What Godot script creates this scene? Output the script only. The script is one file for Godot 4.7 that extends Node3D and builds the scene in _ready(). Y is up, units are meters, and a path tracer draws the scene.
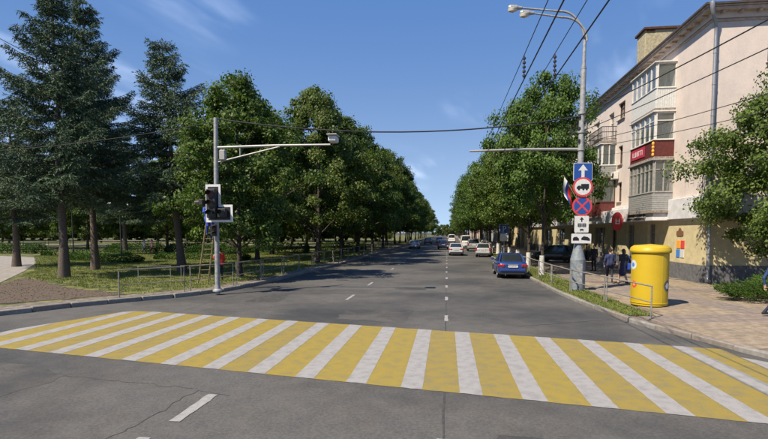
extends Node3D

# ------------------------------------------------------------------ mesh collector
class MB:
	var v := PackedVector3Array()
	var n := PackedVector3Array()
	var c := PackedColorArray()
	var uv := PackedVector2Array()
	var uv2 := PackedVector2Array()
	var ix := PackedInt32Array()
	var col := Color(1, 1, 1)
	var planar := Vector2.ZERO

	func pt(p: Vector3, nn: Vector3) -> int:
		v.append(p); n.append(nn); c.append(col)
		if planar != Vector2.ZERO:
			uv.append(Vector2(p.x, p.z) / planar.x); uv2.append(Vector2(p.x, p.z) / planar.y)
		return v.size() - 1

	func tri(a: Vector3, b: Vector3, d: Vector3, nn: Vector3) -> void:
		var i := pt(a, nn)
		if (b - a).cross(d - a).dot(nn) > 0.0:
			pt(d, nn); pt(b, nn)
		else:
			pt(b, nn); pt(d, nn)
		ix.append(i); ix.append(i + 1); ix.append(i + 2)

	func quad(a: Vector3, b: Vector3, d: Vector3, e: Vector3, hint: Vector3) -> void:
		var nn := (b - a).cross(d - a)
		if nn.length_squared() < 1e-14:
			nn = (d - a).cross(e - a)
		nn = nn.normalized()
		if nn.dot(hint) < 0.0: nn = -nn
		tri(a, b, d, nn); tri(a, d, e, nn)

	func tri_i(a: int, b: int, d: int) -> void:
		var s := n[a] + n[b] + n[d]
		if (v[b] - v[a]).cross(v[d] - v[a]).dot(s) > 0.0:
			ix.append(a); ix.append(d); ix.append(b)
		else:
			ix.append(a); ix.append(b); ix.append(d)

	func box(o: Vector3, s: Vector3, b := Basis.IDENTITY) -> void:
		var h := s * 0.5
		for ax in 3:
			for sg in [-1.0, 1.0]:
				var nn := Vector3.ZERO; nn[ax] = sg
				var u := Vector3.ZERO; u[(ax + 1) % 3] = h[(ax + 1) % 3]
				var w := Vector3.ZERO; w[(ax + 2) % 3] = h[(ax + 2) % 3]
				var cc := Vector3.ZERO; cc[ax] = sg * h[ax]
				quad(o + b * (cc - u - w), o + b * (cc + u - w), o + b * (cc + u + w), o + b * (cc - u + w), b * nn)

	func cbox(o: Vector3, s: Vector3, bev: float, b := Basis.IDENTITY) -> void:
		var h := s * 0.5
		bev = min(bev, min(h.x, min(h.y, h.z)) * 0.9)
		var i := h - Vector3.ONE * bev
		for ax in 3:
			var a1 := (ax + 1) % 3
			var a2 := (ax + 2) % 3
			for sg in [-1.0, 1.0]:
				var nn := Vector3.ZERO; nn[ax] = sg
				var q := []
				for k in [[-1.0, -1.0], [1.0, -1.0], [1.0, 1.0], [-1.0, 1.0]]:
					var p := Vector3.ZERO
					p[ax] = sg * h[ax]; p[a1] = k[0] * i[a1]; p[a2] = k[1] * i[a2]
					q.append(o + b * p)
				quad(q[0], q[1], q[2], q[3], b * nn)
			for s1 in [-1.0, 1.0]:
				for s2 in [-1.0, 1.0]:
					var q2 := []
					for k in [[0, -1.0], [0, 1.0], [1, 1.0], [1, -1.0]]:
						var p := Vector3.ZERO
						p[ax] = k[1] * i[ax]
						p[a1] = s1 * (h[a1] if k[0] == 0 else i[a1])
						p[a2] = s2 * (i[a2] if k[0] == 0 else h[a2])
						q2.append(o + b * p)
					var hn := Vector3.ZERO; hn[a1] = s1; hn[a2] = s2
					quad(q2[0], q2[1], q2[2], q2[3], b * hn)
		for sx in [-1.0, 1.0]:
			for sy in [-1.0, 1.0]:
				for sz in [-1.0, 1.0]:
					var sv := Vector3(sx, sy, sz)
					tri(o + b * (sv * Vector3(h.x, i.y, i.z)), o + b * (sv * Vector3(i.x, h.y, i.z)), o + b * (sv * Vector3(i.x, i.y, h.z)), (b * sv).normalized())

	func tube(pts: Array, radii: Array, sides := 8, cap := true) -> void:
		var prev := Vector3.ZERO
		var first := v.size()
		var m := pts.size()
		for k in m:
			var t: Vector3 = (pts[min(k + 1, m - 1)] - pts[max(k - 1, 0)])
			t = t.normalized()
			if prev == Vector3.ZERO:
				prev = t.cross(Vector3.UP if abs(t.y) < 0.9 else Vector3.RIGHT).normalized()
			prev = (prev - t * prev.dot(t)).normalized()
			var w := t.cross(prev)
			for j in sides:
				var a := TAU * j / sides
				var nn := prev * cos(a) + w * sin(a)
				pt(pts[k] + nn * radii[k], nn)
		for k in m - 1:
			for j in sides:
				var j2 := (j + 1) % sides
				var a := first + k * sides
				tri_i(a + j, a + j2, a + sides + j2)
				tri_i(a + j, a + sides + j2, a + sides + j)
		if cap:
			for e in [0, m - 1]:
				var t2: Vector3 = (pts[0] - pts[1]) if e == 0 else (pts[m - 1] - pts[m - 2])
				t2 = t2.normalized()
				var ce: Vector3 = pts[e]
				for j in sides:
					tri(ce, v[first + e * sides + j], v[first + e * sides + (j + 1) % sides], t2)

	func bar(a: Vector3, b: Vector3, r: float, sides := 8) -> void:
		tube([a, b], [r, r], sides)

	# profile: [[r, y], ...] turned round the y axis of xf
	func lathe(prof: Array, sides := 24, xf := Transform3D.IDENTITY) -> void:
		for k in prof.size() - 1:
			var r0: float = prof[k][0]
			var y0: float = prof[k][1]
			var r1: float = prof[k + 1][0]
			var y1: float = prof[k + 1][1]
			var tn := Vector2(y1 - y0, r0 - r1)
			if tn.length() < 1e-7: continue
			tn = tn.normalized()
			var f := v.size()
			for j in sides + 1:
				var a := TAU * j / sides
				var d := Vector3(cos(a), 0, sin(a))
				var nn := xf.basis * Vector3(d.x * tn.x, tn.y, d.z * tn.x)
				pt(xf * Vector3(d.x * r0, y0, d.z * r0), nn)
				pt(xf * Vector3(d.x * r1, y1, d.z * r1), nn)
			for j in sides:
				var i := f + j * 2
				tri_i(i, i + 2, i + 3); tri_i(i, i + 3, i + 1)

	# polygon in the xy plane of xf, pushed out along z
	func prism(poly: PackedVector2Array, depth: float, xf := Transform3D.IDENTITY) -> void:
		var t := Geometry2D.triangulate_polygon(poly)
		var zf := depth * 0.5
		for k in range(0, t.size(), 3):
			for s in [-1.0, 1.0]:
				tri(xf * Vector3(poly[t[k]].x, poly[t[k]].y, s * zf), xf * Vector3(poly[t[k + 1]].x, poly[t[k + 1]].y, s * zf), xf * Vector3(poly[t[k + 2]].x, poly[t[k + 2]].y, s * zf), xf.basis * Vector3(0, 0, s))
		var m := poly.size()
		var area := 0.0
		for k in m:
			area += poly[k].cross(poly[(k + 1) % m])
		for k in m:
			var p := poly[k]
			var q := poly[(k + 1) % m]
			var e := q - p
			var o := Vector3(e.y, -e.x, 0) * (1.0 if area > 0 else -1.0)
			quad(xf * Vector3(p.x, p.y, -zf), xf * Vector3(q.x, q.y, -zf), xf * Vector3(q.x, q.y, zf), xf * Vector3(p.x, p.y, zf), xf.basis * o)

	# flat polygon on the ground; poly holds x, z
	func sheet(poly: PackedVector2Array, y: float) -> void:
		var t := Geometry2D.triangulate_polygon(poly)
		for k in range(0, t.size(), 3):
			tri(Vector3(poly[t[k]].x, y, poly[t[k]].y), Vector3(poly[t[k + 1]].x, y, poly[t[k + 1]].y), Vector3(poly[t[k + 2]].x, y, poly[t[k + 2]].y), Vector3.UP)

	# smooth closed loft: rings of equal size
	func loft(rings: Array, close_ends := true) -> void:
		var m: int = rings[0].size()
		var f := v.size()
		for k in rings.size():
			var a: Array = rings[max(k - 1, 0)]
			var b: Array = rings[min(k + 1, rings.size() - 1)]
			for j in m:
				var du: Vector3 = rings[k][(j + 1) % m] - rings[k][(j + m - 1) % m]
				var dv: Vector3 = b[j] - a[j]
				var nn := du.cross(dv).normalized()
				pt(rings[k][j], nn)
		var ce := Vector3.ZERO
		for p in rings[rings.size() / 2]: ce += p
		ce /= m
		var mid := rings.size() / 2 * m + f
		var sgn := 0.0
		for j in m:
			sgn += n[mid + j].dot(v[mid + j] - ce)
		if sgn < 0.0:
			for k in range(f, v.size()): n[k] = -n[k]
		for k in rings.size() - 1:
			for j in m:
				var j2 := (j + 1) % m
				var i := f + k * m
				tri_i(i + j, i + j2, i + m + j2); tri_i(i + j, i + m + j2, i + m + j)
		if close_ends:
			for e in [0, rings.size() - 1]:
				var c2 := Vector3.ZERO
				for p in rings[e]: c2 += p
				c2 /= m
				var o: Vector3 = c2 - ce
				for j in m:
					tri(c2, rings[e][j], rings[e][(j + 1) % m], o.normalized())

	func leaf(p: Vector3, d: Vector3, s: Vector3, l: float, w: float) -> void:
		var nn := d.cross(s).normalized()
		var i := v.size()
		var sw := s * (w * 0.5)
		v.append(p); v.append(p + d * (l * 0.45) + sw); v.append(p + d * l); v.append(p + d * (l * 0.45) - sw)
		n.append(nn); n.append(nn); n.append(nn); n.append(nn)
		c.append(col); c.append(col); c.append(col); c.append(col)
		ix.append(i); ix.append(i + 1); ix.append(i + 2)
		ix.append(i); ix.append(i + 2); ix.append(i + 3)

	func mesh(mat: Material) -> ArrayMesh:
		var a := []
		a.resize(Mesh.ARRAY_MAX)
		a[Mesh.ARRAY_VERTEX] = v; a[Mesh.ARRAY_NORMAL] = n; a[Mesh.ARRAY_COLOR] = c; a[Mesh.ARRAY_INDEX] = ix
		if planar != Vector2.ZERO:
			a[Mesh.ARRAY_TEX_UV] = uv; a[Mesh.ARRAY_TEX_UV2] = uv2
		var m := ArrayMesh.new()
		m.add_surface_from_arrays(Mesh.PRIMITIVE_TRIANGLES, a)
		m.surface_set_material(0, mat)
		return m

# ------------------------------------------------------------------ helpers
var rng := RandomNumberGenerator.new()
var M := {}
var taken := {}
const ORD := ["first", "second", "third", "fourth", "fifth", "sixth", "seventh", "eighth", "ninth", "tenth", "eleventh", "twelfth", "thirteenth", "fourteenth", "fifteenth", "sixteenth", "seventeenth", "eighteenth", "nineteenth", "twentieth", "twenty-first", "twenty-second", "twenty-third", "twenty-fourth", "twenty-fifth", "twenty-sixth", "twenty-seventh", "twenty-eighth"]

func numbered(s: String) -> String:
	var k: int = taken.get(s, 0)
	taken[s] = k + 1
	return s if k == 0 else "%s_%03d" % [s, k]

func put(called: String, mesh: Mesh, parent: Node = null) -> MeshInstance3D:
	var o := MeshInstance3D.new()
	o.mesh = mesh
	if parent == null:
		o.name = numbered(called); add_child(o)
	else:
		o.name = called; parent.add_child(o, true)
	return o

func thing(called: String, label: String, category: String, at := Vector3.ZERO, turn := 0.0, group := "") -> Node3D:
	var o := Node3D.new()
	o.name = numbered(called); add_child(o)
	o.position = at; o.rotation.y = turn
	tag(o, label, category, group)
	return o

func tag(o: Node, label: String, category: String, group := "") -> void:
	o.set_meta("label", label); o.set_meta("category", category)
	if group != "": o.set_meta("group", group)

func struct(called: String, mesh: Mesh) -> MeshInstance3D:
	var o := put(called, mesh)
	o.set_meta("kind", "structure")
	return o

func lin(r: float, g: float, b: float) -> Color:
	return Color(r, g, b).linear_to_srgb()

func mat(color: Color, rough := 0.8, metal := 0.0, tex: Texture2D = null, metres := 1.0, world := true) -> StandardMaterial3D:
	var m := StandardMaterial3D.new()
	m.albedo_color = color; m.roughness = rough; m.metallic = metal
	if tex:
		m.albedo_texture = tex
		m.uv1_triplanar = true; m.uv1_world_triplanar = world
		m.uv1_scale = Vector3.ONE / metres
	return m

func fbm(seed: int, freq: float, oct := 4) -> FastNoiseLite:
	var f := FastNoiseLite.new()
	f.seed = seed; f.frequency = freq; f.fractal_octaves = oct
	f.noise_type = FastNoiseLite.TYPE_SIMPLEX_SMOOTH
	return f

# greyish multiplier picture: broad patches, fine patches and single-pixel grain
func grain_tex(seed: int, size: int, broad: float, fine: float, grain: float, base := 0.85, warm := 0.0) -> ImageTexture:
	var a := fbm(seed, 5.0 / size, 4).get_seamless_image(size, size)
	var b := fbm(seed + 7, 40.0 / size, 3).get_seamless_image(size, size)
	var g := RandomNumberGenerator.new(); g.seed = seed
	var da := a.get_data()
	var db := b.get_data()
	var st := da.size() / (size * size)
	var out := PackedByteArray(); out.resize(size * size * 3)
	for i in size * size:
		var x := da[i * st] / 255.0 - 0.5
		var y := db[i * st] / 255.0 - 0.5
		var k := base + x * broad + y * fine + (g.randf() - 0.5) * grain
		out[i * 3] = int(clampf(k + x * warm, 0, 1) * 255); out[i * 3 + 1] = int(clampf(k, 0, 1) * 255); out[i * 3 + 2] = int(clampf(k - x * warm, 0, 1) * 255)
	var im := Image.create_from_data(size, size, false, Image.FORMAT_RGB8, out)
	return ImageTexture.create_from_image(im)

# worn paint: paint colour with asphalt showing where it has rubbed off
func wear_tex(seed: int, size: int, paint: Color, under: Color, amount: float) -> ImageTexture:
	var a := fbm(seed, 6.0 / size, 4).get_seamless_image(size, size).get_data()
	var b := fbm(seed + 3, 90.0 / size, 4).get_seamless_image(size, size).get_data()
	var g := RandomNumberGenerator.new(); g.seed = seed
	var st := a.size() / (size * size)
	var out := PackedByteArray(); out.resize(size * size * 3)
	for i in size * size:
		var x := a[i * st] / 255.0
		var y := b[i * st] / 255.0
		var w := clampf((x * 0.45 + y * 0.55 + (g.randf() - 0.5) * 0.5 - (1.0 - amount)) * 2.4, 0, 0.75)
		var k := 0.93 + (y - 0.5) * 0.16 + (g.randf() - 0.5) * 0.1
		var q := paint * k
		q = q.lerp(under * k, w)
		out[i * 3] = int(clampf(q.r, 0, 1) * 255); out[i * 3 + 1] = int(clampf(q.g, 0, 1) * 255); out[i * 3 + 2] = int(clampf(q.b, 0, 1) * 255)
	return ImageTexture.create_from_image(Image.create_from_data(size, size, false, Image.FORMAT_RGB8, out))

func veg(rough := 0.6, back := 0.5, tint := Color(0.75, 0.9, 0.35)) -> StandardMaterial3D:
	var m := StandardMaterial3D.new()
	m.vertex_color_use_as_albedo = true
	m.roughness = rough
	m.metallic_specular = 0.35
	m.backlight_enabled = back > 0.0
	m.backlight = tint * back
	m.cull_mode = BaseMaterial3D.CULL_DISABLED
	return m

func along(poly: Array, s: float) -> Array:   # [point, direction] at length s of a polyline of Vector2
	for k in poly.size() - 1:
		var l: float = poly[k].distance_to(poly[k + 1])
		if s <= l or k == poly.size() - 2:
			var d: Vector2 = (poly[k + 1] - poly[k]) / l
			return [poly[k] + d * s, d]
		s -= l
	return []

func poly_len(poly: Array) -> float:
	var t := 0.0
	for k in poly.size() - 1: t += poly[k].distance_to(poly[k + 1])
	return t

func smooth(pts: Array, per := 6) -> Array:
	var out := []
	for k in pts.size() - 1:
		var p0: Vector2 = pts[max(k - 1, 0)]
		var p1: Vector2 = pts[k]
		var p2: Vector2 = pts[k + 1]
		var p3: Vector2 = pts[min(k + 2, pts.size() - 1)]
		for j in per:
			out.append(p1.cubic_interpolate(p2, p0, p3, float(j) / per))
	out.append(pts[-1])
	return out

func offset(poly: Array, d: float) -> Array:
	var out := []
	for k in poly.size():
		var t: Vector2 = (poly[min(k + 1, poly.size() - 1)] - poly[max(k - 1, 0)]).normalized()
		out.append(poly[k] + Vector2(-t.y, t.x) * d)
	return out

# ------------------------------------------------------------------ materials
func make_materials() -> void:
	var g1 := grain_tex(1, 512, 0.25, 0.18, 0.12)
	var g2 := grain_tex(2, 512, 0.12, 0.1, 0.08, 0.9)
	var g3 := grain_tex(3, 512, 0.45, 0.3, 0.25, 0.75, 0.06)
	M.g1 = g1; M.g2 = g2; M.g3 = g3
	# asphalt: fine aggregate on the first layer, tyre-worn and dusty patches tens of metres wide on the second
	var asphalt := StandardMaterial3D.new()
	asphalt.albedo_color = lin(0.140, 0.135, 0.128)
	asphalt.albedo_texture = grain_tex(11, 1024, 0.1, 0.18, 0.42, 0.8, 0.02)
	asphalt.detail_enabled = true
	asphalt.detail_blend_mode = BaseMaterial3D.BLEND_MODE_MUL
	asphalt.detail_uv_layer = BaseMaterial3D.DETAIL_UV_2
	asphalt.detail_albedo = grain_tex(12, 1024, 0.5, 0.14, 0.03, 0.9, 0.07)
	asphalt.roughness = 0.88
	asphalt.heightmap_enabled = false
	M.asphalt = asphalt
	M.tar = mat(lin(0.075, 0.073, 0.07), 0.8, 0, g1, 0.8)
	M.patch = mat(lin(0.095, 0.093, 0.09), 0.9, 0, g3, 1.3)
	M.patch_old = M.asphalt.duplicate()
	M.patch_old.albedo_color = lin(0.122, 0.117, 0.11)
	var un := lin(0.15, 0.146, 0.14)
	M.white_paint = mat(Color.WHITE, 0.7, 0, wear_tex(21, 512, lin(0.355, 0.343, 0.335), un, 0.46), 1.7)
	M.yellow_paint = mat(Color.WHITE, 0.7, 0, wear_tex(22, 512, lin(0.33, 0.243, 0.036), un, 0.46), 1.9)
	M.yellow_paint_2 = mat(Color.WHITE, 0.7, 0, wear_tex(23, 512, lin(0.31, 0.228, 0.04), un, 0.5), 2.3)
	M.dash_paint = mat(Color.WHITE, 0.7, 0, wear_tex(24, 512, lin(0.38, 0.37, 0.36), un, 0.52), 1.1)
	M.kerb = [mat(lin(0.33, 0.31, 0.28), 0.9, 0, g1, 0.9), mat(lin(0.28, 0.265, 0.24), 0.9, 0, g1, 1.1), mat(lin(0.30, 0.26, 0.225), 0.9, 0, g1, 1.0)]
	M.pavement = mat(lin(0.3, 0.255, 0.21), 0.95, 0, g3, 2.2)
	M.path = mat(lin(0.36, 0.33, 0.3), 0.95, 0, g1, 3.0)
	M.soil = mat(lin(0.17, 0.125, 0.09), 1.0, 0, g3, 0.9)
	M.lawn = mat(lin(0.20, 0.215, 0.06), 1.0, 0, grain_tex(5, 512, 0.7, 0.35, 0.3, 0.7, 0.12), 5.0)
	M.earth = mat(lin(0.09, 0.10, 0.045), 1.0, 0, g3, 9.0)
	M.slab = []
	for q in [[0.34, 0.268, 0.19], [0.36, 0.285, 0.205], [0.32, 0.255, 0.185], [0.295, 0.235, 0.195], [0.27, 0.222, 0.19]]:
		M.slab.append(mat(lin(q[0], q[1], q[2]), 0.9, 0, g1, 1.7))
	M.joint = mat(lin(0.22, 0.18, 0.14), 1.0, 0, g1, 1.0)
	M.bark = mat(lin(0.1, 0.08, 0.064), 0.95, 0, g3, 0.7, false)
	M.bark_spruce = mat(lin(0.2, 0.16, 0.13), 0.95, 0, g3, 0.5, false)
	M.limewash = mat(lin(0.7, 0.69, 0.66), 0.9, 0, g1, 0.7)
	M.leaf = veg(0.5, 1.0)
	M.leaf_tint = [M.leaf]
	for q in [[1.12, 1.05, 0.9], [0.86, 0.93, 0.95], [1.18, 1.14, 1.05], [0.95, 1.06, 0.9]]:
		var lm: StandardMaterial3D = M.leaf.duplicate()
		lm.albedo_color = lin(q[0] * 0.82, q[1] * 0.82, q[2] * 0.82)
		M.leaf_tint.append(lm)
	M.needle = veg(0.7, 0.12, Color(0.6, 0.9, 0.5))
	M.grass = veg(0.8, 0.4)
	M.galv = mat(lin(0.42, 0.42, 0.41), 0.5, 0.35, g2, 0.8)
	M.pole_grey = mat(lin(0.40, 0.41, 0.42), 0.55, 0.1, g1, 0.9)
	M.pole_blue = mat(lin(0.25, 0.29, 0.32), 0.6, 0.0, g1, 0.7)
	M.rail = mat(lin(0.36, 0.35, 0.32), 0.55, 0.2, g1, 0.5)
	M.rail_park = mat(lin(0.30, 0.285, 0.24), 0.65, 0.1, g1, 0.5)
	M.black = mat(lin(0.012, 0.012, 0.014), 0.5)
	M.black_plastic = mat(lin(0.02, 0.02, 0.022), 0.6, 0, g2, 0.4)
	M.white_metal = mat(lin(0.72, 0.73, 0.74), 0.5, 0, g2, 0.8)
	M.sign_white = mat(lin(0.74, 0.74, 0.73), 0.45, 0, g2, 0.6)
	M.sign_blue = mat(lin(0.02, 0.085, 0.36), 0.45, 0, g2, 0.6)
	M.sign_red = mat(lin(0.5, 0.025, 0.03), 0.45, 0, g2, 0.6)
	M.sign_ring = mat(lin(0.52, 0.05, 0.06), 0.45)
	M.lens_red = mat(lin(0.05, 0.006, 0.006), 0.3)
	M.lens_green = mat(lin(0.008, 0.03, 0.022), 0.3)
	M.lens_amber = mat(lin(0.05, 0.03, 0.005), 0.3)
	M.lamp_glass = mat(lin(0.5, 0.47, 0.4), 0.25)
	M.globe = mat(lin(0.8, 0.8, 0.76), 0.3)
	M.wire = mat(lin(0.02, 0.02, 0.024), 0.7)
	M.barrel = mat(lin(0.54, 0.375, 0.016), 0.4, 0, grain_tex(33, 256, 0.03, 0.03, 0.04, 0.96), 2.5)
	M.pink = mat(lin(0.655, 0.57, 0.52), 0.95, 0, grain_tex(31, 512, 0.06, 0.05, 0.07, 0.95, 0.01), 5.0)
	M.pink_trim = mat(lin(0.62, 0.50, 0.42), 0.95, 0, g1, 2.0)
	M.fascia = mat(lin(0.76, 0.76, 0.78), 0.5, 0, g2, 3.0)
	M.shop_yellow = mat(lin(0.66, 0.565, 0.33), 0.9, 0, g2, 3.0)
	M.plinth = mat(lin(0.17, 0.17, 0.18), 0.85, 0, g1, 1.5)
	M.roof = mat(lin(0.10, 0.075, 0.065), 0.6, 0.2, g1, 2.0)
	M.roof_edge = mat(lin(0.085, 0.065, 0.06), 0.7, 0.0, g1, 2.0)
	M.old_brick = mat(lin(0.52, 0.46, 0.3), 0.95, 0, g1, 1.3)
	M.brown_cap = mat(lin(0.13, 0.06, 0.04), 0.9, 0, g3, 1.0)
	M.zinc = mat(lin(0.42, 0.43, 0.45), 0.42, 0.5, g2, 1.0)
	M.glass = mat(Color(0.5, 0.55, 0.55, 0.16), 0.03)
	M.glass.transparency = BaseMaterial3D.TRANSPARENCY_ALPHA
	M.glass.metallic_specular = 0.6
	M.room = [mat(lin(0.45, 0.38, 0.28), 0.95, 0, g1, 1.5), mat(lin(0.38, 0.4, 0.38), 0.95, 0, g1, 1.5), mat(lin(0.42, 0.33, 0.3), 0.95, 0, g1, 1.5)]
	M.frame_white = mat(lin(0.72, 0.71, 0.68), 0.6, 0, g2, 1.0)
	M.frame_grey = mat(lin(0.4, 0.39, 0.37), 0.7, 0, g1, 1.0)
	M.frame_brown = mat(lin(0.07, 0.035, 0.025), 0.7)
	M.maroon = mat(lin(0.13, 0.022, 0.018), 0.7, 0, g1, 1.0)
	M.banner = mat(lin(0.5, 0.03, 0.075), 0.6, 0, g2, 0.6)
	M.pale_board = mat(lin(0.38, 0.385, 0.38), 0.85, 0, g2, 1.6)
	M.siding = mat(lin(0.68, 0.69, 0.68), 0.7, 0, g2, 1.0)
	M.balcony_slab = mat(lin(0.42, 0.36, 0.31), 0.95, 0, g3, 0.8)
	M.iron = mat(lin(0.03, 0.028, 0.026), 0.7)
	M.curtain = [mat(lin(0.62, 0.6, 0.54), 0.95, 0, g2, 0.4), mat(lin(0.5, 0.42, 0.3), 0.95, 0, g2, 0.4), mat(lin(0.3, 0.14, 0.1), 0.95, 0, g2, 0.4)]
	M.wood = mat(lin(0.42, 0.33, 0.2), 0.8, 0, g2, 0.5)
	M.poster_red = mat(lin(0.58, 0.06, 0.05), 0.6)
	M.poster_blue = mat(lin(0.05, 0.2, 0.55), 0.6)
	M.poster_orange = mat(lin(0.72, 0.33, 0.04), 0.6)
	M.ornament = mat(lin(0.16, 0.08, 0.04), 0.8)
	M.tyre = mat(lin(0.018, 0.018, 0.018), 0.9)
	M.alloy = mat(lin(0.38, 0.38, 0.39), 0.35, 0.7)
	M.car_glass = mat(lin(0.018, 0.022, 0.025), 0.05)
	M.car_glass.metallic_specular = 0.8
	M.tail = mat(lin(0.3, 0.012, 0.015), 0.15)
	M.lamp_clear = mat(lin(0.6, 0.6, 0.58), 0.15)
	M.plate = mat(lin(0.75, 0.75, 0.74), 0.5)
	M.cloth = StandardMaterial3D.new()
	M.cloth.vertex_color_use_as_albedo = true
	M.cloth.roughness = 0.85
	for e in [["blue", 0.012, 0.036, 0.15], ["silver", 0.30, 0.31, 0.32], ["pearl", 0.36, 0.38, 0.41], ["grey", 0.2, 0.21, 0.22], ["white", 0.55, 0.55, 0.54], ["navy", 0.03, 0.045, 0.085], ["black", 0.014, 0.014, 0.016], ["steel", 0.22, 0.28, 0.36], ["beige", 0.42, 0.38, 0.3]]:
		var m := mat(lin(e[1], e[2], e[3]), 0.35, 0.0)
		m.clearcoat_enabled = true; m.clearcoat = 0.8; m.clearcoat_roughness = 0.06
		M["paint_" + e[0]] = m

# ------------------------------------------------------------------ trees
func limb_pts(a: Vector3, b: Vector3, r0: float, r1: float, mb: MB, wob: float, lift: float, seg := 4, sides := 6) -> void:
	var pts := []
	var rr := []
	for k in seg + 1:
		var t := float(k) / seg
		var p := a.lerp(b, t)
		p.y += lift * sin(t * PI)
		if k > 0 and k < seg: p += Vector3(rng.randfn(), rng.randfn() * 0.5, rng.randfn()) * wob
		pts.append(p); rr.append(lerpf(r0, r1, t))
	mb.tube(pts, rr, sides, false)

func ball() -> Vector3:
	var z := rng.randf_range(-1, 1)
	var a := rng.randf() * TAU
	var r := sqrt(1 - z * z)
	return Vector3(r * cos(a), z, r * sin(a))

# leaf clumps hung on limbs; returns [trunk mesh, crown mesh]
func broadleaf(sd: int, h: float, th: float, rad: float, clumps: int, per: int, leaf: float, dark: Color, light: Color, tr := 0.2, widest := 0.33, blunt := 1.8) -> Array:
	rng.seed = sd
	var wood := MB.new()
	var crown := MB.new()
	var axis := []
	var rr := []
	var bend := Vector3(rng.randfn() * 0.25, 0, rng.randfn() * 0.25)
	var top := h * 0.86
	for k in 9:
		var t := k / 8.0
		axis.append(Vector3(0, -0.15 + t * top, 0) + bend * sin(t * 2.4) + Vector3(rng.randfn(), 0, rng.randfn()) * 0.05 * t)
		rr.append(lerpf(tr, 0.03, pow(t, 0.7)) + (tr * 0.4 if k == 0 else 0.0))
	wood.tube(axis, rr, 10, false)
	var shape := fbm(sd, 0.5, 2)
	var centres := []
	for k in clumps:
		var t := pow(rng.randf(), 0.9)
		var prof: float
		if t > widest:
			prof = pow(max(0.0, 1.0 - pow((t - widest) / (1.0 - widest), blunt)), 0.62)
		else:
			prof = sqrt(max(0.0, 1.0 - pow((widest - t) / (widest * 1.25), 2.0)))
		var a := rng.randf() * TAU
		var uneven := 1.0 + 0.55 * shape.get_noise_3d(cos(a) * 2.0, t * 4.0, sin(a) * 2.0)
		var rf := rad * prof * uneven * (0.3 + 0.74 * sqrt(rng.randf()))
		var y := th + 0.5 + t * (h - th - 0.9) + (rng.randf_range(-0.5, 0.45) if t > 0.7 else 0.0)
		var ce := Vector3(cos(a) * rf, y + rng.randfn() * 0.25, sin(a) * rf)
		var cr := rng.randf_range(0.42, 0.95) * (0.55 + rad * 0.11)
		var from_y := clampf(y - rf * 0.55 - 0.6, th * 0.85, top)
		var ax: Vector3 = axis[clampi(int((from_y + 0.15) / top * 8.0), 0, 8)]
		var near_c := -1
		var near_d := 2.6
		for q in centres.size():
			var dd: float = centres[q].distance_to(ce)
			if dd < near_d and Vector2(centres[q].x, centres[q].z).length() < rf + 0.2:
				near_d = dd; near_c = q
		if near_c >= 0:
			limb_pts(centres[near_c], ce, 0.022, 0.008, wood, 0.06, 0.1, 3, 4)
		else:
			limb_pts(Vector3(ax.x, from_y, ax.z), ce, 0.03 + rf * 0.014, 0.014, wood, 0.1, 0.35, 4, 5)
		centres.append(ce)
		var out_dir := Vector3(cos(a) * 0.8, 0.55, sin(a) * 0.8)
		var tone := rng.randf()
		for j in per:
			var d := ball()
			var q := ce + d * Vector3(1, 0.72, 1) * cr * pow(rng.randf(), 0.5) * rng.randf_range(0.8, 1.25)
			var nrm := (out_dir * 0.6 + d * 0.5 + ball() * 0.75).normalized()
			var dir := nrm.cross(ball()).normalized()
			dir = (dir + Vector3(0, -0.35, 0)).normalized()
			var side := dir.cross(nrm).normalized()
			crown.col = dark.lerp(light, clampf(tone * 0.5 + rng.randf() * 0.6 - 0.05, 0, 1))
			var l := leaf * rng.randf_range(0.7, 1.25)
			crown.leaf(q, dir, side, l, l * 0.72)
	return [wood.mesh(M.bark), crown.mesh(M.leaf)]

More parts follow.
